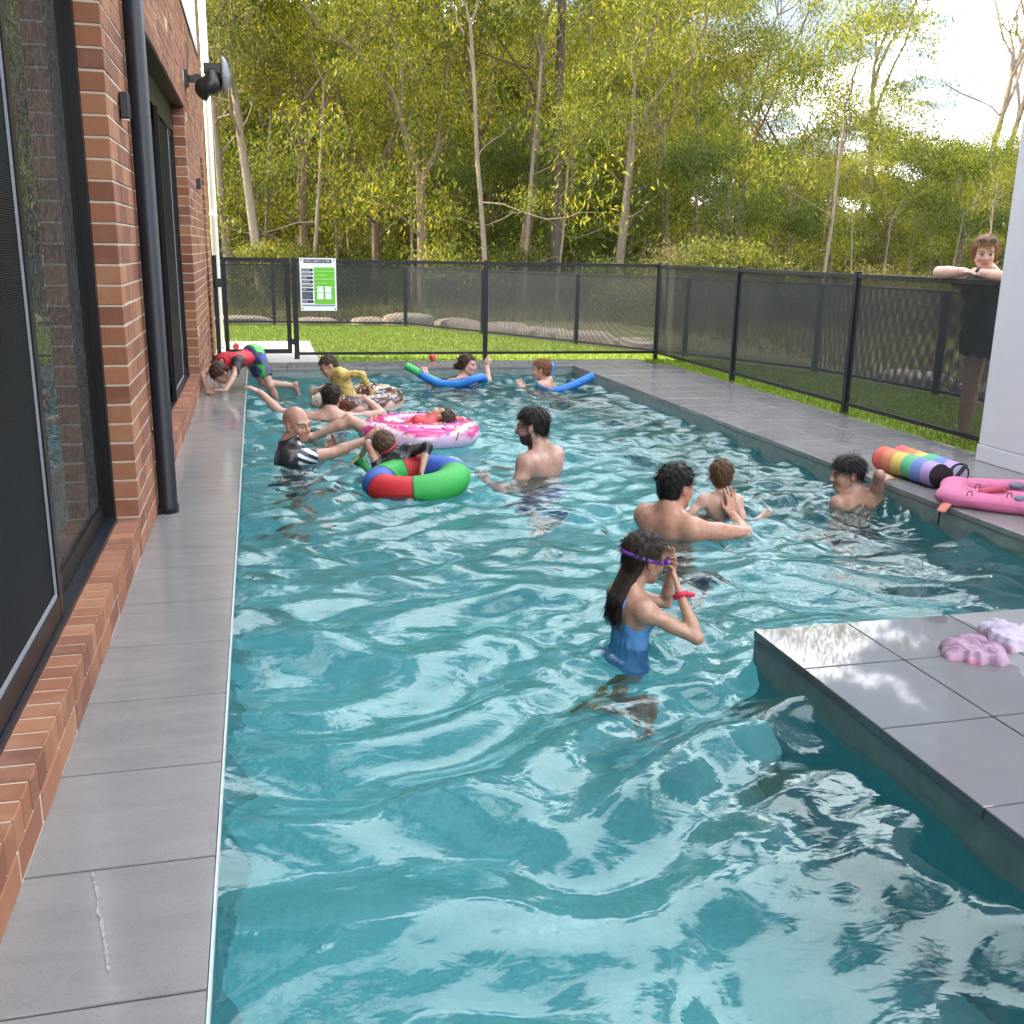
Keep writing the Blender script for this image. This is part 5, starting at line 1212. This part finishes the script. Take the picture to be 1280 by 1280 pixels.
# --- boy in red and black climbing out onto the left deck
d0 = depth(onz(268, 491, 0))
nb = P(280, 453, d0 + .05); hip = nb + RH * .19 + FH * .30 + ZU * .045
upv = unit(nb - hip); D = depth(nb)
fw_ = unit(np.cross(np.cross(upv, DN), upv))
def board(c):
    return [lambda V: (ss(snoise(V, 26, 8, 2), .0, .2), (.05, .45, .06)), lambda V: (ss(snoise(V, 24, 18, 2), .25, .4), (.02, .06, .38))]
pw = np.array([-.30, 9.62, .018]); pw2 = np.array([-.46, 9.95, .018])
person('boy', 'boy in red rash shirt with black sleeves crawling onto the tiles', 1.32, .200, nb, upv, fw_, dirv(-.25, -.35, -.9), headup=dirv(-.5, -.75, .35), headoff=P(274.5, 467, D - .10),
       arms=((onz(259, 489, .018), dirv(-.8, .2, .5)), (onz(279, 495, .02), dirv(.9, .0, .2))), handn=((dirv(.5, -.8, 0), DN), (dirv(-1, -.1, 0), DN)), handcurl=(.25, .25),
       skin=(.40, .235, .17), bulk=.92, child=True, legs=((dirv(.25, .30, -.85), dirv(.9, .3, -.12)), (dirv(.40, -.25, -.95), dirv(.25, .35, -1))),
       hair=dict(col=(.05, .030, .02), thick=.006, slope=.74, shift=-.01, locks=90, lock_r=.0045, seed=15, wild=.3), res=.0065,
       garments=(shirt((.50, .02, .045), .95, .011, .46, 'cloth', sleevecol=(.014, .013, .016)), shorts((.02, .035, .10), .72, paint=board)))

# --- dark haired man leaning on the brown ring, seen from behind
D = depth(W(425, 521)); splash(W(425, 521)); f_ = dirv(.08, 1, 0); DL_ = D
person('man', 'dark haired man seen from behind with one arm over the chocolate ring', 1.76, .232, P(413, 514, D), dirv(0, .12, 1), f_, dirv(.05, 1, -.15), headoff=P(414.5, 497, D + .04),
       arms=((P(455, 497, D + .22), dirv(1.2, -.5, -.5)), (P(325, 490, D + .10), dirv(-.2, -.2, -1))), handn=((dirv(-.8, .3, .1), dirv(0, .3, -1)), (dirv(-.9, .3, .35), DN)), handcurl=(.5, .35), skin=(.48, .29, .23), bulk=1.02, legs=float_legs(f_, .4),
       hair=dict(col=(.020, .013, .010), thick=.010, slope=.72, shift=-.02, locks=90, lock_r=.0055, seed=16, wild=.4), res=.0082, garments=(shorts((.02, .04, .10), .6),))

# --- boy in the yellow shirt sitting on the brown ring
D = depth(W(437, 512)) + .12; DK_ = D; f_ = dirv(-.88, -.42, 0)
def leafprint(c): return [lambda V: (ss(np.abs(snoise(V, 46, 21, 2)), .0, .10) * -1 + 1 - .0, (.07, .055, .02)), lambda V: (ss(snoise(V, 60, 22, 1), .35, .5) * .8, (.12, .10, .03))]
person('boy', 'small boy in a yellow patterned shirt astride the chocolate ring', 1.15, .195, P(421, 463, D), dirv(-.42, -.05, .9), f_, dirv(-.78, -.36, -.48), headoff=P(410.5, 458, D - .02),
       arms=((P(398, 486, D + .18), dirv(-.3, .6, -.5)), (P(463, 488, D - .06), dirv(.8, -.3, .35))), skin=(.42, .255, .185), bulk=.95, child=True, legs=((dirv(-.6, .5, -.45), dirv(-.1, .5, -1)), (dirv(-.55, -.55, -.5), dirv(.1, -.1, -1))),
       hair=dict(col=(.045, .028, .02), thick=.006, slope=.70, shift=-.002, locks=90, lock_r=.0045, seed=17, wild=.3), res=.0065,
       garments=(shirt((.62, .47, .14), 1.55, .014, .47, 'cloth', paint=lambda c: [lambda V: (1 - ss(np.abs(snoise(V, 44, 21, 2)), .05, .12), (.10, .075, .025))], wrinkle=.004), shorts((.015, .02, .06), .7)))

# --- child lying back in the pink ring, legs over its rim
D = depth(W(517, 560)) + .28; DJ_ = D
person('girl', 'child in red lying back in the pink ring with bare legs over its rim', 1.36, .20, P(541, 529, D + .02), dirv(.93, .12, .33), dirv(-.33, .0, .94), dirv(-.25, .45, .85), headup=dirv(.9, .1, .4), headoff=P(551, 522.5, D + .05),
       arms=((P(566, 541, D - .20), dirv(.6, -.6, .5)), (P(530, 524, D + .25), dirv(.3, .8, .3))), skin=(.42, .25, .18), bulk=.9, female=True, child=True,
       legs=((dirv(-.62, -.42, .42), dirv(-.88, -.12, -.34), dirv(-.8, -.3, .1)), (dirv(-.68, .0, .40), dirv(-.90, -.12, -.52), dirv(-.9, -.2, .1))),
       hair=dict(col=(.05, .028, .018), thick=.010, slope=.55, shift=-.01, locks=70, lock_r=.005, seed=18, wild=.4), res=.0068, garments=(shirt((.55, .035, .05), .8, .012, .42, 'cloth', wrinkle=.004), shorts((.5, .05, .07), .3)))

# --- child in the black shirt sitting in the segmented ring
D = depth(W(512, 612)) + .22; DI_ = D; f_ = dirv(-.25, .95, 0)
person('child', 'child in a black rash shirt with a red goggle strap sitting in the segmented ring', 1.16, .198, P(488, 569, D - .02), dirv(-.58, .22, .75), f_, dirv(-.35, .92, .10), headoff=P(482, 556, D + .02),
       arms=((P(527, 590, D - .22), dirv(.7, -.6, .5)), (P(451, 571, D + .12), dirv(-.3, .2, .7))), handn=((dirv(.3, -.3, -.9), dirv(-.9, 0, -.3)), (dirv(-.8, 0, -.5), DN)), handcurl=(.4, .7), skin=(.48, .30, .235), bulk=.98, child=True, legs=((f_ * .5 + RH * .5 + DN * .3, DN), (f_ * .6 + RH * .3 + DN * .4, DN)),
       hair=dict(col=(.085, .050, .032), thick=.005, slope=.74, shift=-.012, locks=90, lock_r=.004, seed=19, wild=.25), res=.006,
       garments=(shirt((.013, .014, .016), 1.25, .011, .5, 'wet_cloth', paint=lambda c: [lambda V: (ss(snoise(V, 60, 31, 2), .42, .55) * .5, (.25, .26, .28))]), strap_band('goggle_strap', 'goggle_red', .007, .015, .05, -.012)))

# --- woman leaning on the right hand fence
xw = 5.20
nk = onx(1236, 341, xw + .10); D = depth(nk)
re, rwr = onx(1172, 339, 5.07), onx(1207, 339, 5.05); lwr = onx(1219, 337, 5.06)
re[2] = 1.235; rwr[2] = 1.245; lwr[2] = 1.25
def dress(c):
    S = SDF(); h, b, T, R = c['h'], c['b'], c['T'], c['R']; c['torso'](S, .020)
    hp0, kn0, _ = c['LG'][0]; hp1, kn1, _ = c['LG'][1]
    S.ell(T(0, -.03 * h, -c['LT'] + .02), np.array([.185, .16, .16]) * h * b, R, .06)
    for hp, kn in ((hp0, kn0), (hp1, kn1)): S.cap(hp, .125 * h, hp + (kn - hp) * .5, .118 * h, .06, True)
    for t in (-1, 1): S.cap(T(0, -.010, .0), .048 * h * b, T(t * .10 * h, -.006, -.045 * h), .045 * h * b, .045 * h)
    for t in (-1, 1): S.cap(T(t * .05 * h, -.004 * h, -.062 * h), (.060 * b + .016) * h, T(t * .15 * h, 0, -.07 * h), (.052 * b + .014) * h, .045 * h); S.cap(T(t * .10 * h, -.01 * h, -.13 * h), (.055 * b + .016) * h, T(t * .15 * h, 0, -.08 * h), (.050 * b + .014) * h, .05 * h)
    nb_ = T(0, 0, .0); un = unit(R[:, 2] - R[:, 1] * .6)
    sdf_object('dress', S, .009, 'cloth', (.010, .010, .013), c['body'], c['org'], cuts=(lambda X: (X - nb_) @ un, lambda X: .025 + .012 * np.sin((X @ R[:, 0]) * 60) - (X[:, 2] - (hp0[2] + kn0[2]) / 2 - .03)), disp=lambda X: .004 * snoise(X, 26, 41, 3))
def shades(c):
    hc, Rh, s = c['hc'], c['Rh'], c['s']
    for t in (-1, 1):
        S = SDF(); S.ell(hc + Rh @ (np.array([t * .034, .070, .098]) * s), np.array([.028, .010, .020]) * s, Rh, .003); S.cap(hc + Rh @ (np.array([t * .06, .06, .095]) * s), .004, hc + Rh @ (np.array([t * .088, -.02, .04]) * s), .003, .003)
        sdf_object('sunglasses', S, .004, 'vinyl', (.10, .08, .07), c['body'], c['org'])
def bands(c):
    for i in (0, 1):
        sh, el, wr = c['J'][i]; d = unit(wr - el); S = SDF(); S.cap(wr - d * .045, .034, wr - d * (.015 if i else .035), .034, .004, True)
        sdf_object('wristband', S, .005, 'cloth', (.010, .010, .012), c['body'], c['org'])
hips = np.array([5.40, nk[1] + .05, .82]); upv = unit(nk - hips)
person('woman', 'smiling woman in a short black dress leaning her folded arms on the fence', 1.66, .226, nk, upv, (-1, -.18, 0), dirv(-.30, -1.0, -.16), headup=(0, 0, 1), headoff=onx(1231, 316, xw),
       arms=((rwr, np.array([.15, 1, -.1])), (lwr, np.array([.15, -1, -.1]))), handn=(((.1, -1, -.05), DN), ((.1, 1, -.05), DN)), handcurl=(.3, .3), skin=(.66, .43, .34), bulk=1.20, female=True, belly=.03,
       legs=((np.array([.02, .02, -1]), np.array([-.06, -.03, -1])), (np.array([.05, -.02, -1]), np.array([.10, -.02, -1]))),
       hair=dict(col=(.30, .145, .06), thick=.012, slope=.42, shift=-.018, locks=120, lock_r=.0035, lock_len=.12, seed=20, wild=.2), face=dict(brow=(.16, .09, .05), lips=(.5, .09, .10)), res=.0074, garments=(dress, shades, bands, tied_hair))
print('people triangles', NTRI[0])
# ================================================================== FLOATS AND THINGS ON THE DECK
def torus(name, c, R, r, colf, label, cat, mat_='vinyl', nu=120, nv=36, flat=.82, tilt=(0, 0), seams=0, crease=0.0, seed=0):
    U, Vv = np.meshgrid(np.linspace(0, 2 * math.pi, nu, endpoint=False), np.linspace(0, 2 * math.pi, nv, endpoint=False), indexing='ij')
    rr = np.full_like(U, r)
    if seams:
        ph = (U * seams / (2 * math.pi)) % 1; rr = r * (1 - .10 * np.exp(-(np.minimum(ph, 1 - ph) / .035) ** 2))
    if crease: rr = rr * (1 + crease * np.sin(U * 46 + 2 * np.sin(Vv)) * np.clip(-np.cos(Vv), 0, 1) ** 2)
    rr = rr * (1 + .012 * snoise(np.stack([np.cos(U) * 2, np.sin(U) * 2, Vv], -1), 2.2, seed, 2))
    x = (R + rr * np.cos(Vv)) * np.cos(U); y = (R + rr * np.cos(Vv)) * np.sin(U); z = rr * np.sin(Vv) * flat
    V = np.stack([x, y, z], -1).reshape(-1, 3); i, j = np.meshgrid(np.arange(nu), np.arange(nv), indexing='ij'); i, j = i.ravel(), j.ravel()
    F = np.stack([i * nv + j, ((i + 1) % nu) * nv + j, ((i + 1) % nu) * nv + (j + 1) % nv, i * nv + (j + 1) % nv], -1)
    me = mesh(name, V, F, M[mat_], True); C = np.ones((len(V), 4), np.float32); C[:, :3] = colf(U.ravel(), Vv.ravel()); at = me.color_attributes.new('Col', 'FLOAT_COLOR', 'POINT'); at.data.foreach_set('color', C.ravel())
    o = link(name, me, None, tuple(c)); o.rotation_euler = (tilt[0], tilt[1], 0); return tag(o, label, cat)
def pick(base, m, c): m = np.clip(m, 0, 1)[:, None]; return base * (1 - m) + np.asarray(c) * m
def sprinkles(parent, R, r, flat, n, seed, mats, lo=.15, hi=1.35, size=.012, skip=None):
    rg = np.random.default_rng(seed); mbs = [MB() for _ in mats]
    for k in range(n):
        u = rg.uniform(0, 2 * math.pi); v = rg.uniform(lo, math.pi - lo * .6)
        if skip and skip(u): continue
        def pt(u, v): return np.array([(R + r * 1.012 * math.cos(v)) * math.cos(u), (R + r * 1.012 * math.cos(v)) * math.sin(u), r * 1.012 * math.sin(v) * flat])
        p = pt(u, v); q = pt(u + rg.normal(0, .05), v + rg.normal(0, .16)); d = unit(q - p) * size; mbs[k % len(mats)].tube([p - d, p + d], size * .42, 6)
    for m, mb in zip(mats, mbs):
        if mb.v: g = mb.build('sprinkles', M[m], parent, smooth=True); g['kind'] = 'stuff'
def valve(parent, R, r, flat, bearing, v=1.0):
    u = uo + math.radians(bearing); p = np.array([(R + r * math.cos(v)) * math.cos(u), (R + r * math.cos(v)) * math.sin(u), r * math.sin(v) * flat]); n = np.array([math.cos(v) * math.cos(u), math.cos(v) * math.sin(u), math.sin(v)])
    MB().tube([p - n * .004, p + n * .012, p + n * .016], [.013, .011, .008], 12).build('valve', M['sprinkle_white'], parent, smooth=True)
uo = math.atan2(RH[1], RH[0])
# chocolate ring
cb = W(438, 517) + FH * .40; Rb, rb = .305, .135
def choc(u, v):
    C = np.tile(np.array([.60, .36, .29]), (len(u), 1)); C = pick(C, ss(-np.sin(v), .1, .3), (.72, .66, .62))
    ic = np.sin(v) + .16 * np.sin(u * 9) + .08 * np.sin(u * 17 + 1); C = pick(C, ss(ic, .12, .18), (.075, .022, .014))
    C = pick(C, ss(ic, .12, .18) * ss(np.sin(u * 2.0 + .9), .80, .86), (.62, .55, .46)); return C
o = torus('swim_ring', (cb[0], cb[1], WZ + .055), Rb, rb, choc, 'inflatable chocolate doughnut ring with sprinkles carrying the boy in yellow', 'swim ring', tilt=(.05, -.04), crease=.02, seed=1)
sprinkles(o, Rb, rb, .82, 190, 3, ('sprinkle_white', 'sprinkle_yellow', 'sprinkle_white', 'noodle_blue'), lo=.35)
valve(o, Rb, rb, .82, 330)
# pink ring
cp = W(517, 563) + FH * .47; Rp, rp_ = .345, .135
def pinkc(u, v):
    C = np.tile(np.array([.68, .45, .62]), (len(u), 1)); C = pick(C, ss(-np.sin(v), -.1, .1), (.60, .52, .74))
    ic = np.sin(v) + .15 * np.sin(u * 7 + .6) + .08 * np.sin(u * 15); C = pick(C, ss(ic, .18, .24), (.62, .045, .26))
    C = pick(C, ss(ic, .18, .24) * ss(np.sin(v * 3.0 + np.sin(u * 3) * 1.4), .82, .9), (.85, .62, .76)); return C
o = torus('swim_ring', (cp[0], cp[1], WZ + .055), Rp, rp_, pinkc, 'inflatable pink iced doughnut ring with a child lying in it', 'swim ring', tilt=(-.03, .02), crease=.075, seed=2)
sprinkles(o, Rp, rp_, .82, 150, 5, ('sprinkle_yellow', 'noodle_blue', 'sprinkle_white', 'strap_orange'), lo=.4)
valve(o, Rp, rp_, .82, 300)
# segmented fabric ring
cs = W(514, 629) + FH * .335; Rs, rs = .235, .104
uo = math.atan2(RH[1], RH[0]); RED_, GRN_, BLU_ = (.50, .018, .025), (.02, .33, .055), (.03, .10, .42)
SEG = [(8, GRN_), (72, BLU_), (118, RED_), (165, GRN_), (214, BLU_), (272, RED_), (361, GRN_)]          # each colour up to that bearing
def segc(u, v):
    q = np.degrees((u - uo) % (2 * math.pi)); C = np.zeros((len(u), 3)); lo_ = 0
    for hi_, c in SEG: C[(q >= lo_) & (q < hi_)] = c; lo_ = hi_
    for hi_, c in SEG[:-1]: C = pick(C, (np.abs(q - hi_) < 1.2) * 1.0, (.01, .015, .012))
    return pick(C, (np.abs(((v + .15) % (2 * math.pi))) < .05) * .9, (.01, .015, .015))
o = torus('swim_ring', (cs[0], cs[1], WZ + .062), Rs, rs, segc, 'fabric swim ring of red, green and blue segments with a child in black', 'swim ring', 'cloth', nu=180, tilt=(.04, -.10), seams=0, flat=.9, crease=.03, seed=3)
ge_ = MB(); hp_ = P(449, 574, DI_ + .16)
S = SDF(); S.ell(hp_ - ZU * .01, (.045, .05, .04), None, .01); S.cap(hp_, .025, np.array([cs[0], cs[1], WZ + .06]) + (-RH) * (Rs + .03) + FH * .05, .02, .02)
gh = sdf_object('grab_handle', S, .006, 'cloth', (.02, .33, .07), None, None); mw = gh.matrix_world.copy(); gh.parent = o
bpy.context.view_layer.update(); gh.matrix_parent_inverse = o.matrix_world.inverted()
# noodles
def noodle(pts, r, mat_, label, ring=True):
    P_ = [np.asarray(p, float) for p in pts]; out = []
    for i in range(len(P_) - 1):                                     # Catmull-Rom
        p0, p1, p2, p3 = P_[max(i - 1, 0)], P_[i], P_[i + 1], P_[min(i + 2, len(P_) - 1)]
        for t in np.linspace(0, 1, 9)[:-1]: out.append(.5 * ((2 * p1) + (-p0 + p2) * t + (2 * p0 - 5 * p1 + 4 * p2 - p3) * t * t + (-p0 + 3 * p1 - 3 * p2 + p3) * t ** 3))
    out.append(P_[-1]); org = out[0]; o = MB().tube([q - org for q in out], r, 14, cap=True).build('pool_noodle', M[mat_], None, tuple(org), smooth=True); tag(o, label, 'noodle')
    for e, n in ((0, 1), (-1, -2)):
        d = unit(out[e] - out[n]); MB().tube([out[e] - org - d * .01, out[e] - org + d * .002], r * .35, 10).build('core_hole', M['strap_black'], o)
D = DF_
noodle([P(508, 457, D - .05), P(524, 466, D - .08), P(546, 477, D - .12), P(560, 484, D - .1)], .042, 'noodle_green', 'green pool noodle sticking up behind the woman with tied hair')
noodle([P(526, 468, D - .12), P(548, 479, D - .17), P(574, 480, D - .22), P(592, 474, D - .24), P(603, 472, D - .1), P(606, 478, D + .05)], .045, 'noodle_blue', 'blue pool noodle curving under the arms of the woman with tied hair')
D = DG_
noodle([P(690, 457, D + .28), P(684, 470, D + .16), P(680, 486, D + .02), P(694, 489, D - .08), P(716, 482, D - .06), P(741, 470, D + .0)], .045, 'noodle_blue', 'blue pool noodle round the auburn haired swimmer, both ends out of the water')

# rainbow vest lying on the right deck
A, B = onz(1088, 588, 0), onz(1160, 612, 0); u_ = unit(B - A); v_ = np.array([-u_[1], u_[0], 0]); v_ = v_ if v_ @ np.array([1, 0, 0]) > 0 else -v_; Lr = np.linalg.norm(B - A)
rr_ = .078; c1 = A + v_ * rr_ + ZU * rr_; c2 = c1 + v_ * .135
S = SDF()
for c in (c1, c2): S.cap(c + u_ * .0, rr_, c + u_ * Lr, rr_ * .95, .03, True)
S.ell((c1 + c2) / 2 + u_ * Lr / 2, (.07, .07, .06), None, .02)
bands_ = [(.68, .13, .11), (.70, .24, .12), (.72, .52, .12), (.11, .46, .24), (.16, .25, .58), (.45, .32, .64)]
def stripes(V):
    t = ((V - A) @ u_) / Lr * 6 + .12 * np.sin(((V - A) @ v_) * 30); return t
pt_ = [(lambda V, k=k: (((stripes(V) > k) & (stripes(V) <= k + 1)) * 1.0, bands_[k])) for k in range(6)] + [lambda V: (((V - A) @ u_ < .006) * 1.0, (.012, .01, .012)), lambda V: ((Lr - (V - A) @ u_ < .010) * 1.0, (.012, .01, .02))]
vest = sdf_object('rolled_vest', S, .0056, 'foam', (.6, .1, .08), None, A, disp=lambda X: .003 * snoise(X, 30, 6, 2), paint=pt_)
tag(vest, 'rolled rainbow striped foam vest with black trim lying on the right deck', 'swim vest')
for c, col, nm in ((c1, (.012, .012, .014), 'mesh_opening'), (c2, (.42, .42, .60), 'lining')):
    S = SDF(); S.cap(c + u_ * (Lr - .01), rr_ * .80, c + u_ * (Lr + .004), rr_ * .80, .004, True); sdf_object(nm, S, .005, 'cloth', col, vest, A)
S = SDF(); S.cap(c2 + u_ * (Lr + .006) - v_ * .06 - ZU * .05, .014, c2 + u_ * (Lr + .006) + v_ * .03 + ZU * .055, .014, .004); sdf_object('strap', S, .005, 'cloth', (.012, .012, .014), vest, A)
# pink vest
a0, a1 = onz(1180, 633, 0), onz(1300, 648, 0); b0, b1 = onz(1182, 616, 0), onz(1300, 620, 0); S = SDF()
def lobe(p, q, r, z): 
    for t in np.linspace(0, 1, 7): c = p + (q - p) * t + ZU * z; S.ell(c, (r * 1.1, r * 1.1, r * .62), None, .04)
lobe((a0 + b0) / 2 + RH * .10, (a1 + b1) / 2, .066, .026); lobe(a0 + RH * .05 + FH * .05, a1 + FH * .05, .068, .042); lobe(b0 + RH * .05, b1, .066, .047); lobe(a0 + RH * .05 + FH * .05, b0 + RH * .05, .062, .048)
pv = sdf_object('swim_vest', S, .0066, 'foam', (.62, .17, .33), None, a0, disp=lambda X: .0025 * snoise(X, 28, 9, 3) , paint=[lambda V: (ss(.012 - np.abs(V[:, 2] - .046 - .004 * np.sin(V[:, 0] * 20)), .004, .010) * .35, (.30, .05, .14))])
tag(pv, 'pink padded swim vest lying at the edge of the right deck', 'swim vest')
for px, py in ((1222, 609), (1212, 618), (1262, 620)):
    q = onz(px, py, .11); MB().tube([q + RH * (.014 * math.cos(t)) + ZU * (.018 * math.sin(t)) - a0 for t in np.linspace(-.6, 3.7, 12)], .0028, 6).build('loop', M['strap_black'], pv)
for px, py, w in ((1272, 607, .05), (1276, 624, .04)):
    S = SDF(); S.ell(onz(px, py, .085), (w, w * .8, .022), None, .01); sdf_object('grey_patch', S, .006, 'cloth', (.16, .17, .24), pv, a0)
S = SDF(); q = onz(1240, 615, .07); S.cap(q - RH * .06, .02, q + RH * .05 + ZU * .02, .016, .01); S.cap(q + RH * .05 + ZU * .02, .016, q + RH * .08, .012, .01); sdf_object('waist_strap', S, .006, 'cloth', (.5, .07, .13), pv, a0)
tb = onz(1186, 630, .012); e_ = np.array([PX1 - .055, tb[1] - .02, -.012]); S = SDF()
for t in np.linspace(0, 1, 9): S.ell(tb + (e_ - tb) * t + ZU * (.012 - .02 * t * t), (.022, .026, .006), None, .01)
sdf_object('orange_tab', S, .0045, 'cloth', (.70, .24, .17), pv, a0)
MB().tube([e_ + np.array([.03, .02, .0]) - a0, e_ + np.array([.006, .02, -.02]) - a0, e_ + np.array([.004, .018, -.09]) - a0], [.007, .006, .007], 8).build('buckle_strap', M['strap_black'], pv)
# crumpled clothes on the slab
def pile(name, a, b, wid, hgt, colr, label, seed, paint=()):
    """crumpled cloth: a sheet gathered into ridges, thick and closed below"""
    L = np.linalg.norm(b - a); u = unit(b - a); v = np.array([-u[1], u[0], 0]); nu, nv = 190, 130
    U, Vv = np.meshgrid(np.linspace(-.62, .62, nu), np.linspace(-.62, .62, nv), indexing='ij'); Q = np.stack([U * L, Vv * wid, np.zeros_like(U)], -1)
    Q = Q @ np.array([[.45, .25, 0], [-.5, 1.15, 0], [0, 0, 1]]); Qw = Q + .02 * np.stack([snoise(Q, 22, seed + 5, 2), snoise(Q, 22, seed + 6, 2), np.zeros_like(U)], -1)
    ang = np.arctan2(Vv, U); rad = np.hypot(U, Vv) / (.50 * (1 + .14 * np.sin(3 * ang + seed) + .08 * np.sin(7 * ang + 2 * seed) + .05 * np.sin(13 * ang)))
    env = np.clip(1 - rad ** 2.6, 0, 1) ** .55
    r1 = 1 - np.abs(np.clip(snoise(Qw, 46, seed, 1), -1, 1)); r2 = 1 - np.abs(np.clip(snoise(Qw, 92, seed + 1, 1), -1, 1)); r3 = 1 - np.abs(np.clip(snoise(Qw, 190, seed + 2, 1), -1, 1))
    Z = env * hgt * (.40 + .40 * r1 ** 1.3 + .34 * r2 ** 1.6 + .16 * r3 ** 1.6) 
    keep = (env > 0); X = (a + b) / 2 + u * (U * L)[..., None] + v * (Vv * wid)[..., None]; X[..., 2] = np.where(keep, Z + .003, -.02)
    X[..., :2] += (env * .012)[..., None] * np.stack([snoise(Qw, 50, seed + 8, 2), snoise(Qw, 50, seed + 9, 2)], -1)
    V = X.reshape(-1, 3); i, j = np.meshgrid(np.arange(nu - 1), np.arange(nv - 1), indexing='ij'); i, j = i.ravel(), j.ravel()
    F = np.stack([i * nv + j, (i + 1) * nv + j, (i + 1) * nv + j + 1, i * nv + j + 1], -1); k = keep.ravel(); F = F[k[F].any(1)]
    V[~k, 2] = .0005; used = np.unique(F); mp_ = -np.ones(len(V), int); mp_[used] = np.arange(len(used)); F = mp_[F]; V = V[used]
    org = (a + b) / 2; me = mesh(name, V - org, F, M['cloth'], True); C = np.ones((len(V), 4), np.float32); C[:, :3] = colr
    for f in paint: m, c = f(V); m = np.clip(m, 0, 1)[:, None]; C[:, :3] = C[:, :3] * (1 - m) + np.asarray(c) * m
    at = me.color_attributes.new('Col', 'FLOAT_COLOR', 'POINT'); at.data.foreach_set('color', C.ravel())
    return tag(link(name, me, None, tuple(org)), label, 'clothes')
a_, b_ = onz(1186, 812, .0), onz(1246, 822, .0)
pile('crumpled_shirt', a_ - RH * .03, b_ + RH * .03, .22, .050, (.40, .26, .37), 'crumpled lilac and pink shirt dropped on the wet slab', 3, [lambda V: (ss(snoise(V, 9, 2, 2), .1, .4), (.42, .38, .52)), lambda V: (ss(snoise(V, 16, 12, 2), .6, .8) * .7, (.55, .12, .20))])
c_, d_ = onz(1232, 800, .0), onz(1300, 806, .0)
pile('crumpled_towel', c_ + FH * .03, d_ + FH * .03, .24, .056, (.38, .24, .31), 'crumpled pale pink towel with white edges dropped on the wet slab', 7, [lambda V: (ss(snoise(V, 13, 8, 2), .05, .3), (.46, .41, .52)), lambda V: (ss(snoise(V, 30, 18, 2), .3, .6) * .6, (.45, .20, .26))])
water()
